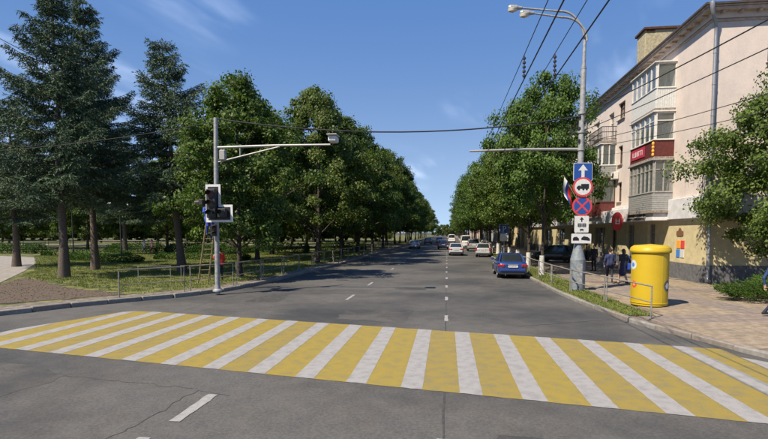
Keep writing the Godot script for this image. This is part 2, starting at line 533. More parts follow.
func spruce(sd: int, h: float, bare: float, rad: float, gappy: float) -> Array:
	rng.seed = sd
	var wood := MB.new()
	var crown := MB.new()
	var pts := []
	var rr := []
	for k in 9:
		var t := k / 8.0
		pts.append(Vector3(rng.randfn() * 0.04, -0.15 + t * h, rng.randfn() * 0.04))
		rr.append(lerpf(0.24, 0.02, t) + (0.1 if k == 0 else 0.0))
	wood.tube(pts, rr, 10, false)
	var y := bare
	while y < h - 0.25:
		var t := (y - bare) / (h - bare)
		var reach := rad * (pow(1.0 - t, 0.92) * 0.98 + 0.03) * (0.75 if t < 0.08 else 1.0)
		var nb := rng.randi_range(6, 8)
		var a0 := rng.randf() * TAU
		for b in nb:
			if rng.randf() < gappy: continue
			var a := a0 + TAU * b / nb + rng.randfn() * 0.25
			var l := reach * rng.randf_range(0.45, 1.3)
			if l < 0.25: l = 0.25
			var d := Vector3(cos(a), 0, sin(a))
			var sd2 := Vector3(-d.z, 0, d.x)
			var droop := lerpf(0.30, -0.45, t) * rng.randf_range(0.6, 1.4)
			var bp := []
			for k in 6:
				var s := k / 5.0
				bp.append(Vector3(0, y, 0) + d * l * s + Vector3(0, -droop * l * s + 0.22 * l * s * s * s, 0) + sd2 * sin(s * 3.0) * 0.06 * l)
			wood.tube(bp, [0.05, 0.04, 0.03, 0.022, 0.014, 0.006], 5, false)
			var tone := rng.randf()
			var steps := int(ceil(l / 0.13))
			for k in range(1, steps + 1):
				var s := float(k) / steps
				if s < 0.16: continue
				var f := s * 5.0
				var i := mini(int(f), 4)
				var p: Vector3 = bp[i].lerp(bp[i + 1], f - i)
				for sg in [-1.0, 1.0, 0.0]:
					var tl := (0.36 + 0.4 * (1.0 - s) * minf(l, 2.4)) * rng.randf_range(0.7, 1.2)
					var td: Vector3 = (d * 0.75 + sd2 * sg * 0.95 + Vector3(0, rng.randf_range(-0.85, -0.1), 0)).normalized()
					var nb2 := 9 + int(tl * 10.0)
					for q in nb2:
						var u := float(q + 0.4) / nb2
						var base: Vector3 = p + td * tl * u
						var w := ball()
						var nd := (td * 0.8 + w * 0.8 + Vector3(0, -0.12, 0)).normalized()
						var nl := rng.randf_range(0.13, 0.24)
						var pale := 0.25 * u + tone * 0.5 + rng.randf() * 0.35
						crown.col = Color(0.02, 0.046, 0.024).lerp(Color(0.105, 0.155, 0.088), pale)
						crown.leaf(base, nd, nd.cross(ball()).normalized(), nl, 0.046)
		y += rng.randf_range(0.48, 0.78)
	return [wood.mesh(M.bark_spruce), crown.mesh(M.needle)]

func plant_tree(called: String, kind: Array, at: Vector3, turn: float, label: String, group: String, sc := Vector3.ONE, lean := Vector2.ZERO, category := "tree") -> Node3D:
	var t := thing(called, label, category, at, 0, group)
	t.basis = Basis(Vector3(0, 0, 1), -lean.x) * Basis(Vector3(1, 0, 0), lean.y) * Basis(Vector3.UP, turn) * Basis.from_scale(sc)
	put("trunk", kind[0], t)
	var cr := put("crown", kind[1], t)
	if called != "spruce_tree":
		cr.set_surface_override_material(0, M.leaf_tint[(absi(int(at.x * 7.0)) + absi(int(at.z * 3.0))) % 5])
	return t

# leafy mass filling a rounded bar: hedges and bushes
func leafy_mass(sd: int, size: Vector3, n: int, leaf: float, dark: Color, light: Color) -> ArrayMesh:
	rng.seed = sd
	var mb := MB.new()
	var ns := fbm(sd, 0.8, 2)
	for k in n:
		var p := Vector3(rng.randf_range(-0.5, 0.5), rng.randf(), rng.randf_range(-0.5, 0.5))
		if rng.randf() < 0.8:
			match rng.randi() % 3:
				0: p.y = 1.0 - absf(rng.randfn()) * 0.07
				1: p.z = 0.5 - absf(rng.randfn()) * 0.05
				2: p.x = signf(p.x) * (0.5 - absf(rng.randfn()) * 0.02)
		var edge := maxf(absf(p.x) * 2.0 - 0.92, 0.0) * 3.0 + maxf(absf(p.z) * 2.0 - 0.6, 0.0) * 0.7
		var q := p * size
		q.y *= (1.0 - clampf(edge, 0, 0.8)) * (1.0 + 0.35 * ns.get_noise_3d(q.x, 0, q.z))
		var d := ball(); d.y = absf(d.y) * 0.8 + 0.1; d = d.normalized()
		mb.col = dark.lerp(light, rng.randf())
		var l := leaf * rng.randf_range(0.6, 1.3)
		mb.leaf(q, d, d.cross(ball()).normalized(), l, l * 0.6)
	return mb.mesh(M.leaf)

# ------------------------------------------------------------------ cars (nose towards -z)
# body stations: z, half width, bottom, deck; cabin: [rear z at belt, front z at belt, rear z at roof, front z at roof, belt y, roof y]
func car(label: String, category: String, paint: Material, kind: String, at: Vector3, turn := 0.0, detail := true) -> Node3D:
	var t := thing("suv" if kind == "suv" else "van" if kind == "van" else "car", label, category, at, turn, "cars and vans on the street")
	var st: Array
	var cab: Array
	var wb: Array
	var hw := 0.84
	match kind:
		"sedan":
			st = [[2.14, 0.66, 0.42, 0.80], [2.10, 0.76, 0.30, 0.92], [1.95, 0.81, 0.25, 0.965], [1.5, 0.83, 0.22, 0.985], [0.8, 0.84, 0.2, 0.97], [0, 0.84, 0.2, 0.95], [-0.8, 0.84, 0.2, 0.93], [-1.2, 0.83, 0.2, 0.9], [-1.7, 0.81, 0.22, 0.81], [-2.0, 0.76, 0.26, 0.71], [-2.12, 0.66, 0.34, 0.6]]
			cab = [1.62, -0.95, 1.02, -0.15, 0.95, 1.41]; wb = [1.25, -1.25]
		"hatch":
			st = [[1.98, 0.68, 0.42, 0.86], [1.94, 0.78, 0.3, 0.97], [1.8, 0.82, 0.25, 1.0], [1.2, 0.84, 0.2, 1.0], [0, 0.85, 0.2, 0.97], [-0.8, 0.85, 0.2, 0.94], [-1.2, 0.84, 0.2, 0.91], [-1.6, 0.81, 0.22, 0.82], [-1.9, 0.75, 0.27, 0.71], [-2.0, 0.66, 0.34, 0.6]]
			cab = [1.86, -1.05, 1.35, -0.2, 0.96, 1.47]; wb = [1.25, -1.25]
		"suv":
			hw = 0.92
			st = [[2.18, 0.76, 0.5, 0.98], [2.14, 0.86, 0.38, 1.1], [1.98, 0.9, 0.33, 1.13], [1.2, 0.92, 0.28, 1.13], [0, 0.92, 0.28, 1.1], [-0.8, 0.92, 0.28, 1.07], [-1.3, 0.91, 0.28, 1.03], [-1.9, 0.87, 0.3, 0.95], [-2.15, 0.78, 0.36, 0.85], [-2.22, 0.7, 0.44, 0.75]]
			cab = [2.06, -1.0, 1.8, -0.35, 1.09, 1.72]; wb = [1.32, -1.32]
		_:
			hw = 0.96
			st = [[2.5, 0.86, 0.46, 1.15], [2.46, 0.94, 0.36, 1.25], [2.2, 0.96, 0.32, 1.28], [1.2, 0.96, 0.3, 1.28], [0, 0.96, 0.3, 1.26], [-1.2, 0.96, 0.3, 1.22], [-1.7, 0.94, 0.3, 1.15], [-2.2, 0.88, 0.32, 1.02], [-2.45, 0.78, 0.4, 0.85]]
			cab = [2.44, -1.75, 2.34, -1.0, 1.24, 2.15]; wb = [1.55, -1.6]
	var rings := []
	for s in st:
		var ring := []
		var w: float = s[1]
		var yb: float = s[2]
		var yt: float = s[3]
		var half := [[w * 0.55, yb], [w * 0.90, yb + 0.01], [w * 0.985, yb + 0.1], [w, yb + (yt - yb) * 0.42], [w * 0.995, yb + (yt - yb) * 0.62], [w * 0.96, yt - 0.075], [w * 0.90, yt - 0.015], [w * 0.5, yt + 0.015]]
		for q in half: ring.append(Vector3(q[0], q[1], s[0]))
		for k in range(half.size() - 1, -1, -1): ring.append(Vector3(-half[k][0], half[k][1], s[0]))
		rings.append(ring)
	var mb := MB.new()
	mb.loft(rings)
	put("body", mb.mesh(paint), t)
	# cabin glass, roof and pillars
	var lv := []
	var zr: float
	var zf: float
	for q in 6:
		var f := [0.0, 0.5, 0.9, 0.97, 1.0, 1.02][q] as float
		zr = lerpf(cab[0], cab[2], minf(f, 1.0)); zf = lerpf(cab[1], cab[3], minf(f, 1.0))
		var inset := [0.0, 0.0, 0.0, 0.02, 0.07, 0.25][q] as float
		var ww: float = lerpf(hw - 0.05, hw - 0.21, minf(f, 1.0)) - inset
		var y: float = lerpf(cab[4] - 0.03, cab[5], f)
		var ring := []
		for k in 32:
			var a := TAU * (k + 0.5) / 32
			var e := 0.42
			var cx := signf(cos(a)) * pow(absf(cos(a)), e)
			var cz := signf(sin(a)) * pow(absf(sin(a)), e)
			ring.append(Vector3(cx * ww, y, (zr + zf) * 0.5 + cz * ((zr - zf) * 0.5 - inset)))
		lv.append(ring)
	mb = MB.new(); mb.loft([lv[0], lv[1], lv[2]])
	put("window", mb.mesh(M.car_glass), t)
	mb = MB.new()
	var roof := []
	for q in [2, 3, 4, 5]:
		var ring := []
		for p in lv[q]: ring.append(p * Vector3(1.012, 1, 1.0) + Vector3(0, 0.004, 0))
		roof.append(ring)
	mb.loft(roof)
	put("roof", mb.mesh(paint), t)
	for s in [-1.0, 1.0]:
		var lowx: float = (hw - 0.055) * s
		var upx: float = (hw - 0.205) * s
		var rows := [[cab[0] - 0.02, cab[2] - 0.0, 0.055], [cab[1] + 0.02, cab[3], 0.045], [(cab[0] * 0.35 + cab[1] * 0.65) + 0.35, (cab[2] * 0.35 + cab[3] * 0.65) + 0.35, 0.04]]
		if kind != "sedan": rows.append([cab[0] * 0.72 + cab[1] * 0.28, cab[2] * 0.72 + cab[3] * 0.28, 0.06])
		for q in rows:
			var corner := 0.06 if q[2] != 0.04 else 0.0
			var a := Vector3(lowx - s * corner, cab[4] - 0.03, q[0])
			var b := Vector3(upx - s * corner, lerpf(cab[4], cab[5], 0.93), q[1])
			mb = MB.new(); mb.bar(a, b, q[2], 6)
			put("pillar", mb.mesh(paint), t)
	var rear: float = st[0][0]
	var front: float = st[-1][0]
	var deck: float = st[1][3]
	for s in [-1.0, 1.0]:
		mb = MB.new()
		if kind == "sedan":
			mb.cbox(Vector3(s * (hw - 0.21), deck - 0.16, rear - 0.035), Vector3(0.34, 0.15, 0.1), 0.03, Basis(Vector3.UP, s * 0.22))
			mb.cbox(Vector3(s * (hw - 0.045), deck - 0.16, rear - 0.2), Vector3(0.06, 0.13, 0.26), 0.02)
		else:
			mb.cbox(Vector3(s * (hw - 0.13), deck - 0.12, rear - 0.05), Vector3(0.17, 0.34, 0.14), 0.03)
		put("tail_light", mb.mesh(M.tail), t)
		mb = MB.new(); mb.cbox(Vector3(s * (hw - 0.2), st[-2][3] - 0.08, front + 0.08), Vector3(0.3, 0.13, 0.16), 0.03)
		put("headlight", mb.mesh(M.lamp_clear), t)
		mb = MB.new()
		mb.cbox(Vector3(s * (hw + 0.1), cab[4] + 0.09, cab[1] + 0.42), Vector3(0.2, 0.13, 0.1), 0.03)
		mb.bar(Vector3(s * (hw - 0.1), cab[4] + 0.03, cab[1] + 0.38), Vector3(s * (hw + 0.06), cab[4] + 0.07, cab[1] + 0.42), 0.02, 6)
		put("mirror", mb.mesh(paint), t)
		for z in wb:
			var wr := 0.36 if kind == "suv" or kind == "van" else 0.305
			var arch := []
			var ar := []
			for k in 13:
				var a := PI * k / 12.0
				arch.append(Vector3(s * (hw - 0.02), wr + sin(a) * (wr + 0.05), z + cos(a) * (wr + 0.05))); ar.append(0.045)
			mb = MB.new(); mb.tube(arch, ar, 6)
			put("wheel_arch", mb.mesh(M.black_plastic), t)
			var xf := Transform3D(Basis(Vector3(0, 0, 1), -PI / 2 * s), Vector3(s * (hw - 0.13), wr, z))
			mb = MB.new(); mb.lathe([[wr * 0.6, -0.1], [wr * 0.95, -0.1], [wr, -0.06], [wr, 0.07], [wr * 0.94, 0.105], [wr * 0.66, 0.115]], 22, xf)
			var wh := put("wheel", mb.mesh(M.tyre), t)
			if detail:
				mb = MB.new(); mb.lathe([[wr * 0.66, 0.11], [wr * 0.6, 0.07], [wr * 0.2, 0.06], [wr * 0.16, 0.1], [0.0, 0.105]], 18, xf)
				for k in 5:
					var a := TAU * k / 5
					mb.bar(xf * Vector3(0, 0.1, 0), xf * Vector3(cos(a) * wr * 0.62, 0.1, sin(a) * wr * 0.62), 0.025, 5)
				put("rim", mb.mesh(M.alloy), wh)
	mb = MB.new(); mb.cbox(Vector3(0, st[0][2] + 0.08, rear - 0.015), Vector3(hw * 1.72, 0.2, 0.14), 0.06)
	put("rear_bumper", mb.mesh(paint), t)
	mb = MB.new(); mb.cbox(Vector3(0, st[0][2] - 0.1, rear - 0.1), Vector3(hw * 1.6, 0.16, 0.2), 0.04)
	put("bumper_skirt", mb.mesh(M.black_plastic), t)
	mb = MB.new(); mb.cbox(Vector3(0, st[-1][2] + 0.06, front + 0.03), Vector3(hw * 1.6, 0.22, 0.16), 0.06)
	put("front_bumper", mb.mesh(M.black_plastic), t)
	mb = MB.new(); mb.cbox(Vector3(0, deck - 0.2, rear + 0.035), Vector3(0.52, 0.115, 0.012), 0.004)
	put("number_plate", mb.mesh(M.plate), t)
	if detail:
		mb = MB.new()
		for k in 8: mb.box(Vector3(-0.2 + k * 0.055, deck - 0.2, rear + 0.043), Vector3(0.03, 0.06, 0.004))
		put("plate_lettering", mb.mesh(M.black), t)
		mb = MB.new(); mb.bar(Vector3(-0.42, 0.24, rear - 0.2), Vector3(-0.42, 0.24, rear + 0.02), 0.028, 8)
		put("exhaust_pipe", mb.mesh(M.alloy), t)
		mb = MB.new(); mb.cbox(Vector3(0, deck - 0.1, rear + 0.0), Vector3(0.6, 0.035, 0.06), 0.012)
		put("boot_handle", mb.mesh(M.alloy), t)
		for s in [-1.0, 1.0]:
			for z in [0.15, 1.0]:
				mb = MB.new(); mb.cbox(Vector3(s * (hw + 0.005), cab[4] - 0.12, z), Vector3(0.03, 0.03, 0.18), 0.01)
				put("door_handle", mb.mesh(M.black_plastic), t)
	return t

# ------------------------------------------------------------------ people: one smooth skin over a set of bones
func body_skin(mb: MB, bones: Array, cell: float, colors: Array) -> void:
	var lo := Vector3.ONE * 1e9
	var hi := -lo
	for b in bones:
		var r: float = maxf(b[2], b[3]) + 0.05
		for k in 2:
			lo = lo.min(b[k] - Vector3.ONE * r); hi = hi.max(b[k] + Vector3.ONE * r)
	var nx := int((hi.x - lo.x) / cell) + 2
	var ny := int((hi.y - lo.y) / cell) + 2
	var nz := int((hi.z - lo.z) / cell) + 2
	var f := PackedFloat32Array(); f.resize(nx * ny * nz); f.fill(0.2)
	var best := PackedFloat32Array(); best.resize(nx * ny * nz); best.fill(9.0)
	var who := PackedByteArray(); who.resize(nx * ny * nz)
	for bi in bones.size():
		var b: Array = bones[bi]
		var a: Vector3 = b[0]
		var ba: Vector3 = b[1] - a
		var ra: float = b[2]
		var rb: float = b[3]
		var kk: float = 0.035
		var m := maxf(ra, rb) + 0.055
		var l0: Vector3 = (a.min(b[1]) - Vector3.ONE * m - lo) / cell
		var l1: Vector3 = (a.max(b[1]) + Vector3.ONE * m - lo) / cell
		var bb := maxf(ba.length_squared(), 1e-9)
		for z in range(maxi(0, int(l0.z)), mini(nz, int(l1.z) + 1)):
			for y in range(maxi(0, int(l0.y)), mini(ny, int(l1.y) + 1)):
				for x in range(maxi(0, int(l0.x)), mini(nx, int(l1.x) + 1)):
					var pa := lo + Vector3(x, y, z) * cell - a
					var h := clampf(pa.dot(ba) / bb, 0.0, 1.0)
					var d := (pa - ba * h).length() - lerpf(ra, rb, h)
					var i := (z * ny + y) * nx + x
					if d < best[i]:
						best[i] = d; who[i] = b[4]
					var w := maxf(kk - absf(f[i] - d), 0.0) / kk
					f[i] = minf(f[i], d) - w * w * kk * 0.25
	var cellv := PackedInt32Array(); cellv.resize(nx * ny * nz); cellv.fill(-1)
	var offs := [0, 1, nx, nx + 1, nx * ny, nx * ny + 1, nx * ny + nx, nx * ny + nx + 1]
	var edges := [[0, 1], [2, 3], [4, 5], [6, 7], [0, 2], [1, 3], [4, 6], [5, 7], [0, 4], [1, 5], [2, 6], [3, 7]]
	for z in nz - 1:
		for y in ny - 1:
			for x in nx - 1:
				var i := (z * ny + y) * nx + x
				var inside := 0
				for o in offs:
					if f[i + o] < 0.0: inside += 1
				if inside == 0 or inside == 8: continue
				var s := Vector3.ZERO
				var cnt := 0
				for e in edges:
					var f0 := f[i + offs[e[0]]]
					var f1 := f[i + offs[e[1]]]
					if (f0 < 0.0) != (f1 < 0.0):
						var t := f0 / (f0 - f1)
						var p0 := Vector3(e[0] & 1, (e[0] >> 1) & 1, e[0] >> 2)
						var p1 := Vector3(e[1] & 1, (e[1] >> 1) & 1, e[1] >> 2)
						s += p0.lerp(p1, t); cnt += 1
				s /= cnt
				var g := Vector3(f[i + 1] - f[i] + f[i + offs[7]] - f[i + offs[6]], f[i + nx] - f[i] + f[i + offs[7]] - f[i + offs[5]], f[i + nx * ny] - f[i] + f[i + offs[7]] - f[i + offs[3]])
				mb.col = colors[who[i]]
				cellv[i] = mb.pt(lo + (Vector3(x, y, z) + s) * cell, g.normalized())
	var st := [1, nx, nx * ny]
	for z in range(1, nz - 1):
		for y in range(1, ny - 1):
			for x in range(1, nx - 1):
				var i := (z * ny + y) * nx + x
				for ax in 3:
					if (f[i] < 0.0) == (f[i + st[ax]] < 0.0): continue
					var u: int = st[(ax + 1) % 3]
					var w: int = st[(ax + 2) % 3]
					var a := cellv[i]
					var b := cellv[i - u]
					var c := cellv[i - u - w]
					var d := cellv[i - w]
					if a < 0 or b < 0 or c < 0 or d < 0: continue
					mb.tri_i(a, b, c); mb.tri_i(a, c, d)

func egg(mb: MB, ce: Vector3, r: Vector3, b: Basis, from := -1.0, nose := false) -> void:
	var first := mb.v.size()
	var rows := 10
	var cols := 14
	for k in rows + 1:
		var t := lerpf(from, 1.0, float(k) / rows)
		var ph := asin(clampf(t, -1, 1))
		for j in cols:
			var a := TAU * j / cols
			var d := Vector3(cos(ph) * sin(a), sin(ph), -cos(ph) * cos(a))
			var s := d * r
			if nose:
				if t < 0: s.x *= 1.0 + t * 0.25
				if j == 0 and t > -0.45 and t < 0.15: s.z -= 0.022
				if t < -0.55 and d.z < 0: s.z -= 0.008
			mb.pt(ce + b * s, b * (d / r).normalized())
	for k in rows:
		for j in cols:
			var i := first + k * cols
			var j2 := (j + 1) % cols
			mb.tri_i(i + j, i + j2, i + cols + j2); mb.tri_i(i + j, i + cols + j2, i + cols + j)

# pose: joints in the person's own axes (facing -z); cols: [shoe, trousers, top, skin, hair]
func person(label: String, at: Vector3, turn: float, cols: Array, pose: Dictionary, hair_long := false, skirt := false, bare_arms := false, cell := 0.026, group := "") -> Node3D:
	var t := thing("person", label, "person", at, turn, group)
	var J := {
		"hipL": Vector3(-0.09, 0.92, 0), "hipR": Vector3(0.09, 0.92, 0), "kneeL": Vector3(-0.10, 0.49, -0.02), "kneeR": Vector3(0.10, 0.49, -0.02),
		"ankL": Vector3(-0.11, 0.085, 0.02), "ankR": Vector3(0.11, 0.085, 0.02), "shL": Vector3(-0.185, 1.41, 0), "shR": Vector3(0.185, 1.41, 0),
		"elL": Vector3(-0.25, 1.12, 0.03), "elR": Vector3(0.25, 1.12, 0.03), "wrL": Vector3(-0.26, 0.87, -0.06), "wrR": Vector3(0.26, 0.87, -0.06),
		"chest": Vector3(0, 1.28, 0), "waist": Vector3(0, 1.06, 0), "neck": Vector3(0, 1.47, 0.005), "head": Vector3(0, 1.62, -0.02), "look": Vector3(0, 0, -1)}
	for k in pose: J[k] = pose[k]
	var arm := 3 if bare_arms else 2
	var bones := []
	for s in ["L", "R"]:
		var sx := -1.0 if s == "L" else 1.0
		var leg_col := 1
		bones.append([J["hip" + s], J["knee" + s], 0.092 if not skirt else 0.085, 0.062, leg_col])
		bones.append([J["knee" + s], J["ank" + s], 0.06, 0.042, 3 if skirt else leg_col])
		var an: Vector3 = J["ank" + s]
		var sh: Vector3 = (J.get("foot" + s, an + Vector3(0.02 * sx, -0.045, -0.15)))
		bones.append([an + Vector3(0, -0.045, 0.045), sh, 0.04, 0.034, 0])
		bones.append([J["sh" + s], J["el" + s], 0.056, 0.044, 2])
		bones.append([J["el" + s], J["wr" + s], 0.043, 0.03, arm])
		bones.append([J.chest + Vector3(0.085 * sx, 0.05, 0), J.waist + Vector3(0.065 * sx, 0, 0), 0.105, 0.098, 2])
		bones.append([J.waist + Vector3(0.065 * sx, -0.02, 0), J["hip" + s] + Vector3(0, 0.0, 0), 0.1, 0.105, 2 if not skirt else 1])
		bones.append([J.neck + Vector3(0, -0.05, 0), J["sh" + s], 0.062, 0.062, 2])
		var wr: Vector3 = J["wr" + s]
		var el: Vector3 = J["el" + s]
		var hd := (wr - el).normalized()
		bones.append([wr, wr + hd * 0.075, 0.03, 0.036, 3])
	if skirt:
		bones.append([J.waist + Vector3(0, -0.1, 0), (J.kneeL + J.kneeR) * 0.5 + Vector3(0, 0.06, 0), 0.13, 0.17, 1])
	bones.append([J.neck + Vector3(0, -0.04, 0), J.head + Vector3(0, -0.03, 0.01), 0.052, 0.05, 3])
	var mb := MB.new()
	body_skin(mb, bones, cell, cols)
	# head with face
	var look: Vector3 = J.look
	var hb := Basis.looking_at(look, Vector3.UP)
	mb.col = cols[3]
	egg(mb, J.head, Vector3(0.074, 0.112, 0.092), hb, -1.0, true)
	for s in [-1.0, 1.0]:
		egg(mb, J.head + hb * Vector3(0.075 * s, -0.005, 0.005), Vector3(0.014, 0.032, 0.02), hb)
		mb.col = Color(0.02, 0.015, 0.012)
		egg(mb, J.head + hb * Vector3(0.03 * s, 0.005, -0.082), Vector3(0.012, 0.007, 0.008), hb)
		mb.col = cols[3]
	mb.col = Color(0.35, 0.12, 0.1)
	egg(mb, J.head + hb * Vector3(0, -0.062, -0.082), Vector3(0.024, 0.007, 0.008), hb)
	# fingers
	for s in ["L", "R"]:
		mb.col = cols[3]
		var wr: Vector3 = J["wr" + s]
		var hd: Vector3 = (wr - J["el" + s]).normalized()
		var fwd := (Vector3(0, 0, -1) - hd * Vector3(0, 0, -1).dot(hd)).normalized()
		var side := hd.cross(fwd) * (1.0 if s == "L" else -1.0)
		for k in 4:
			var r0: Vector3 = wr + hd * 0.085 + fwd * (0.033 - k * 0.022)
			var l: float = [0.07, 0.08, 0.075, 0.058][k]
			mb.tube([r0, r0 + hd * l * 0.5, r0 + hd * l * 0.85 + side * l * 0.35], [0.0095, 0.009, 0.007], 5)
		var th := wr + hd * 0.035 + fwd * 0.03
		mb.tube([th, th + fwd * 0.028 + hd * 0.025, th + fwd * 0.036 + hd * 0.055 + side * 0.012], [0.012, 0.011, 0.009], 5)
	put("body", mb.mesh(M.cloth), t)
	mb = MB.new(); mb.col = cols[4]
	egg(mb, J.head + hb * Vector3(0, 0.014, 0.014), Vector3(0.084, 0.117, 0.098), hb * Basis(Vector3.RIGHT, 0.55), 0.02)
	if hair_long:
		mb.tube([J.head + hb * Vector3(0, 0.05, 0.06), J.head + hb * Vector3(0, -0.06, 0.085), J.head + hb * Vector3(0, -0.2, 0.085)], [0.075, 0.08, 0.04], 8)
	put("hair", mb.mesh(M.cloth), t)
	return t

# ------------------------------------------------------------------ small builders
func disc(r: float, n := 28) -> PackedVector2Array:
	var p := PackedVector2Array()
	for k in n: p.append(Vector2(cos(TAU * k / n), sin(TAU * k / n)) * r)
	return p

func rect(w: float, h: float, r := 0.0) -> PackedVector2Array:
	var p := PackedVector2Array()
	if r <= 0.0:
		return PackedVector2Array([Vector2(-w / 2, -h / 2), Vector2(w / 2, -h / 2), Vector2(w / 2, h / 2), Vector2(-w / 2, h / 2)])
	for q in [[1, -1, -PI / 2], [1, 1, 0.0], [-1, 1, PI / 2], [-1, -1, PI]]:
		for k in 5:
			var a: float = q[2] + PI / 2 * k / 4.0
			p.append(Vector2(q[0] * (w / 2 - r) + cos(a) * r, q[1] * (h / 2 - r) + sin(a) * r))
	return p

func at3(x: float, y: float, z: float) -> Transform3D:
	return Transform3D(Basis.IDENTITY, Vector3(x, y, z))

func plate(parent: Node, called: String, poly: PackedVector2Array, z: float, depth: float, m: Material, off := Vector2.ZERO, turn := 0.0) -> MeshInstance3D:
	var mb := MB.new()
	mb.prism(poly, depth, Transform3D(Basis(Vector3(0, 0, 1), turn), Vector3(off.x, off.y, z)))
	return put(called, mb.mesh(m), parent)

# a line of illegible letters: short upright and level strokes
func letters(sd: int, count: int, h: float, step: float, bold: float, xf: Transform3D) -> MB:
	rng.seed = sd
	var mb := MB.new()
	var w := step * 0.7
	for k in count:
		if rng.randf() < 0.1: continue
		var x := k * step
		mb.box(xf * Vector3(x, 0, 0), Vector3(bold, h, 0.012), xf.basis)
		if rng.randf() < 0.75: mb.box(xf * Vector3(x + w, 0, 0), Vector3(bold, h, 0.012), xf.basis)
		var lv := [0.5, 0.0, -0.5]
		for q in lv:
			if rng.randf() < 0.5: mb.box(xf * Vector3(x + w * 0.5, q * (h - bold), 0.003), Vector3(w, bold, 0.012), xf.basis)
	return mb

func sag(a: Vector3, b: Vector3, drop: float, r: float, m: Material, n := 16) -> ArrayMesh:
	var p := []
	var rr := []
	for k in n + 1:
		var t := float(k) / n
		p.append(a.lerp(b, t) - Vector3(0, drop * 4.0 * t * (1.0 - t), 0)); rr.append(r)
	var mb := MB.new(); mb.tube(p, rr, 6)
	return mb.mesh(m)

func cable(label: String, a: Vector3, b: Vector3, drop: float, r: float) -> void:
	var o := put("cable", sag(a, b, drop, r, M.wire))
	tag(o, label, "cable", "overhead cables")

# kerb laid stone by stone along a line; side -1: kerb lies to the left of the line
func kerb(line: Array, side: float, h: float, w: float, far_from: float, called: String) -> void:
	var root := Node3D.new()
	root.name = called; add_child(root)
	root.set_meta("kind", "structure")
	var mid := offset(line, side * w * 0.5)
	var total := poly_len(mid)
	var meshes := []
	for m in M.kerb:
		var mb := MB.new(); mb.cbox(Vector3(0, h * 0.5 - 0.1, 0), Vector3(w, h + 0.2, 1.18), 0.022)
		meshes.append(mb.mesh(m))
	var s := 0.6
	rng.seed = 91
	while s < total:
		var q := along(mid, s)
		var p: Vector2 = q[0]
		var d: Vector2 = q[1]
		if p.y < far_from: break
		var o := put("kerb_stone", meshes[rng.randi() % 3], root)
		o.position = Vector3(p.x + rng.randfn() * 0.006, rng.randfn() * 0.006, p.y)
		o.rotation.y = atan2(d.x, d.y) + rng.randfn() * 0.006
		s += 1.2
	var mb2 := MB.new()
	var rest := []
	while s < total + 1.0:
		rest.append(along(mid, minf(s, total))); s += 4.0
	for k in rest.size() - 1:
		var a: Vector2 = rest[k][0]
		var b: Vector2 = rest[k + 1][0]
		var d2 := b - a
		mb2.cbox(Vector3((a.x + b.x) / 2, h * 0.5 - 0.1, (a.y + b.y) / 2), Vector3(w, h + 0.2, d2.length() - 0.02), 0.022, Basis(Vector3.UP, atan2(d2.x, d2.y)))
	var f := put("kerb_run", mb2.mesh(M.kerb[1]), root)
	f.set_meta("kind", "stuff")

# tubular railing made of welded two-post panels
func railing(label: String, spots: Array, y: float, h: float, m: Material, mids: Array, r := 0.024) -> void:
	var t := thing("railing", label, "railing", Vector3(spots[0][0].x, y, spots[0][0].y), 0, "tubular railings along the kerbs")
	var o := t.position
	for q in spots:
		var a := Vector3(q[0].x, y, q[0].y) - o
		var b := Vector3(q[1].x, y, q[1].y) - o
		for p in [a, b]:
			var mb := MB.new(); mb.bar(p - Vector3(0, 0.2, 0), p + Vector3(0, h, 0), r, 8)
			put("post", mb.mesh(m), t)
		var up := Vector3(0, h, 0)
		var d := (b - a).normalized() * 0.03
		var mb2 := MB.new(); mb2.bar(a + up - d, b + up + d, r, 8)
		put("top_rail", mb2.mesh(m), t)
		for f in mids:
			mb2 = MB.new(); mb2.bar(a + up * f, b + up * f, r * 0.75, 6)
			put("middle_rail", mb2.mesh(m), t)

func panels_along(line: Array, start: float, end: float, len: float, gap: float) -> Array:
	var out := []
	var s := start
	while s + len < end:
		out.append([along(line, s)[0], along(line, s + len)[0]])
		s += len + gap
	return out

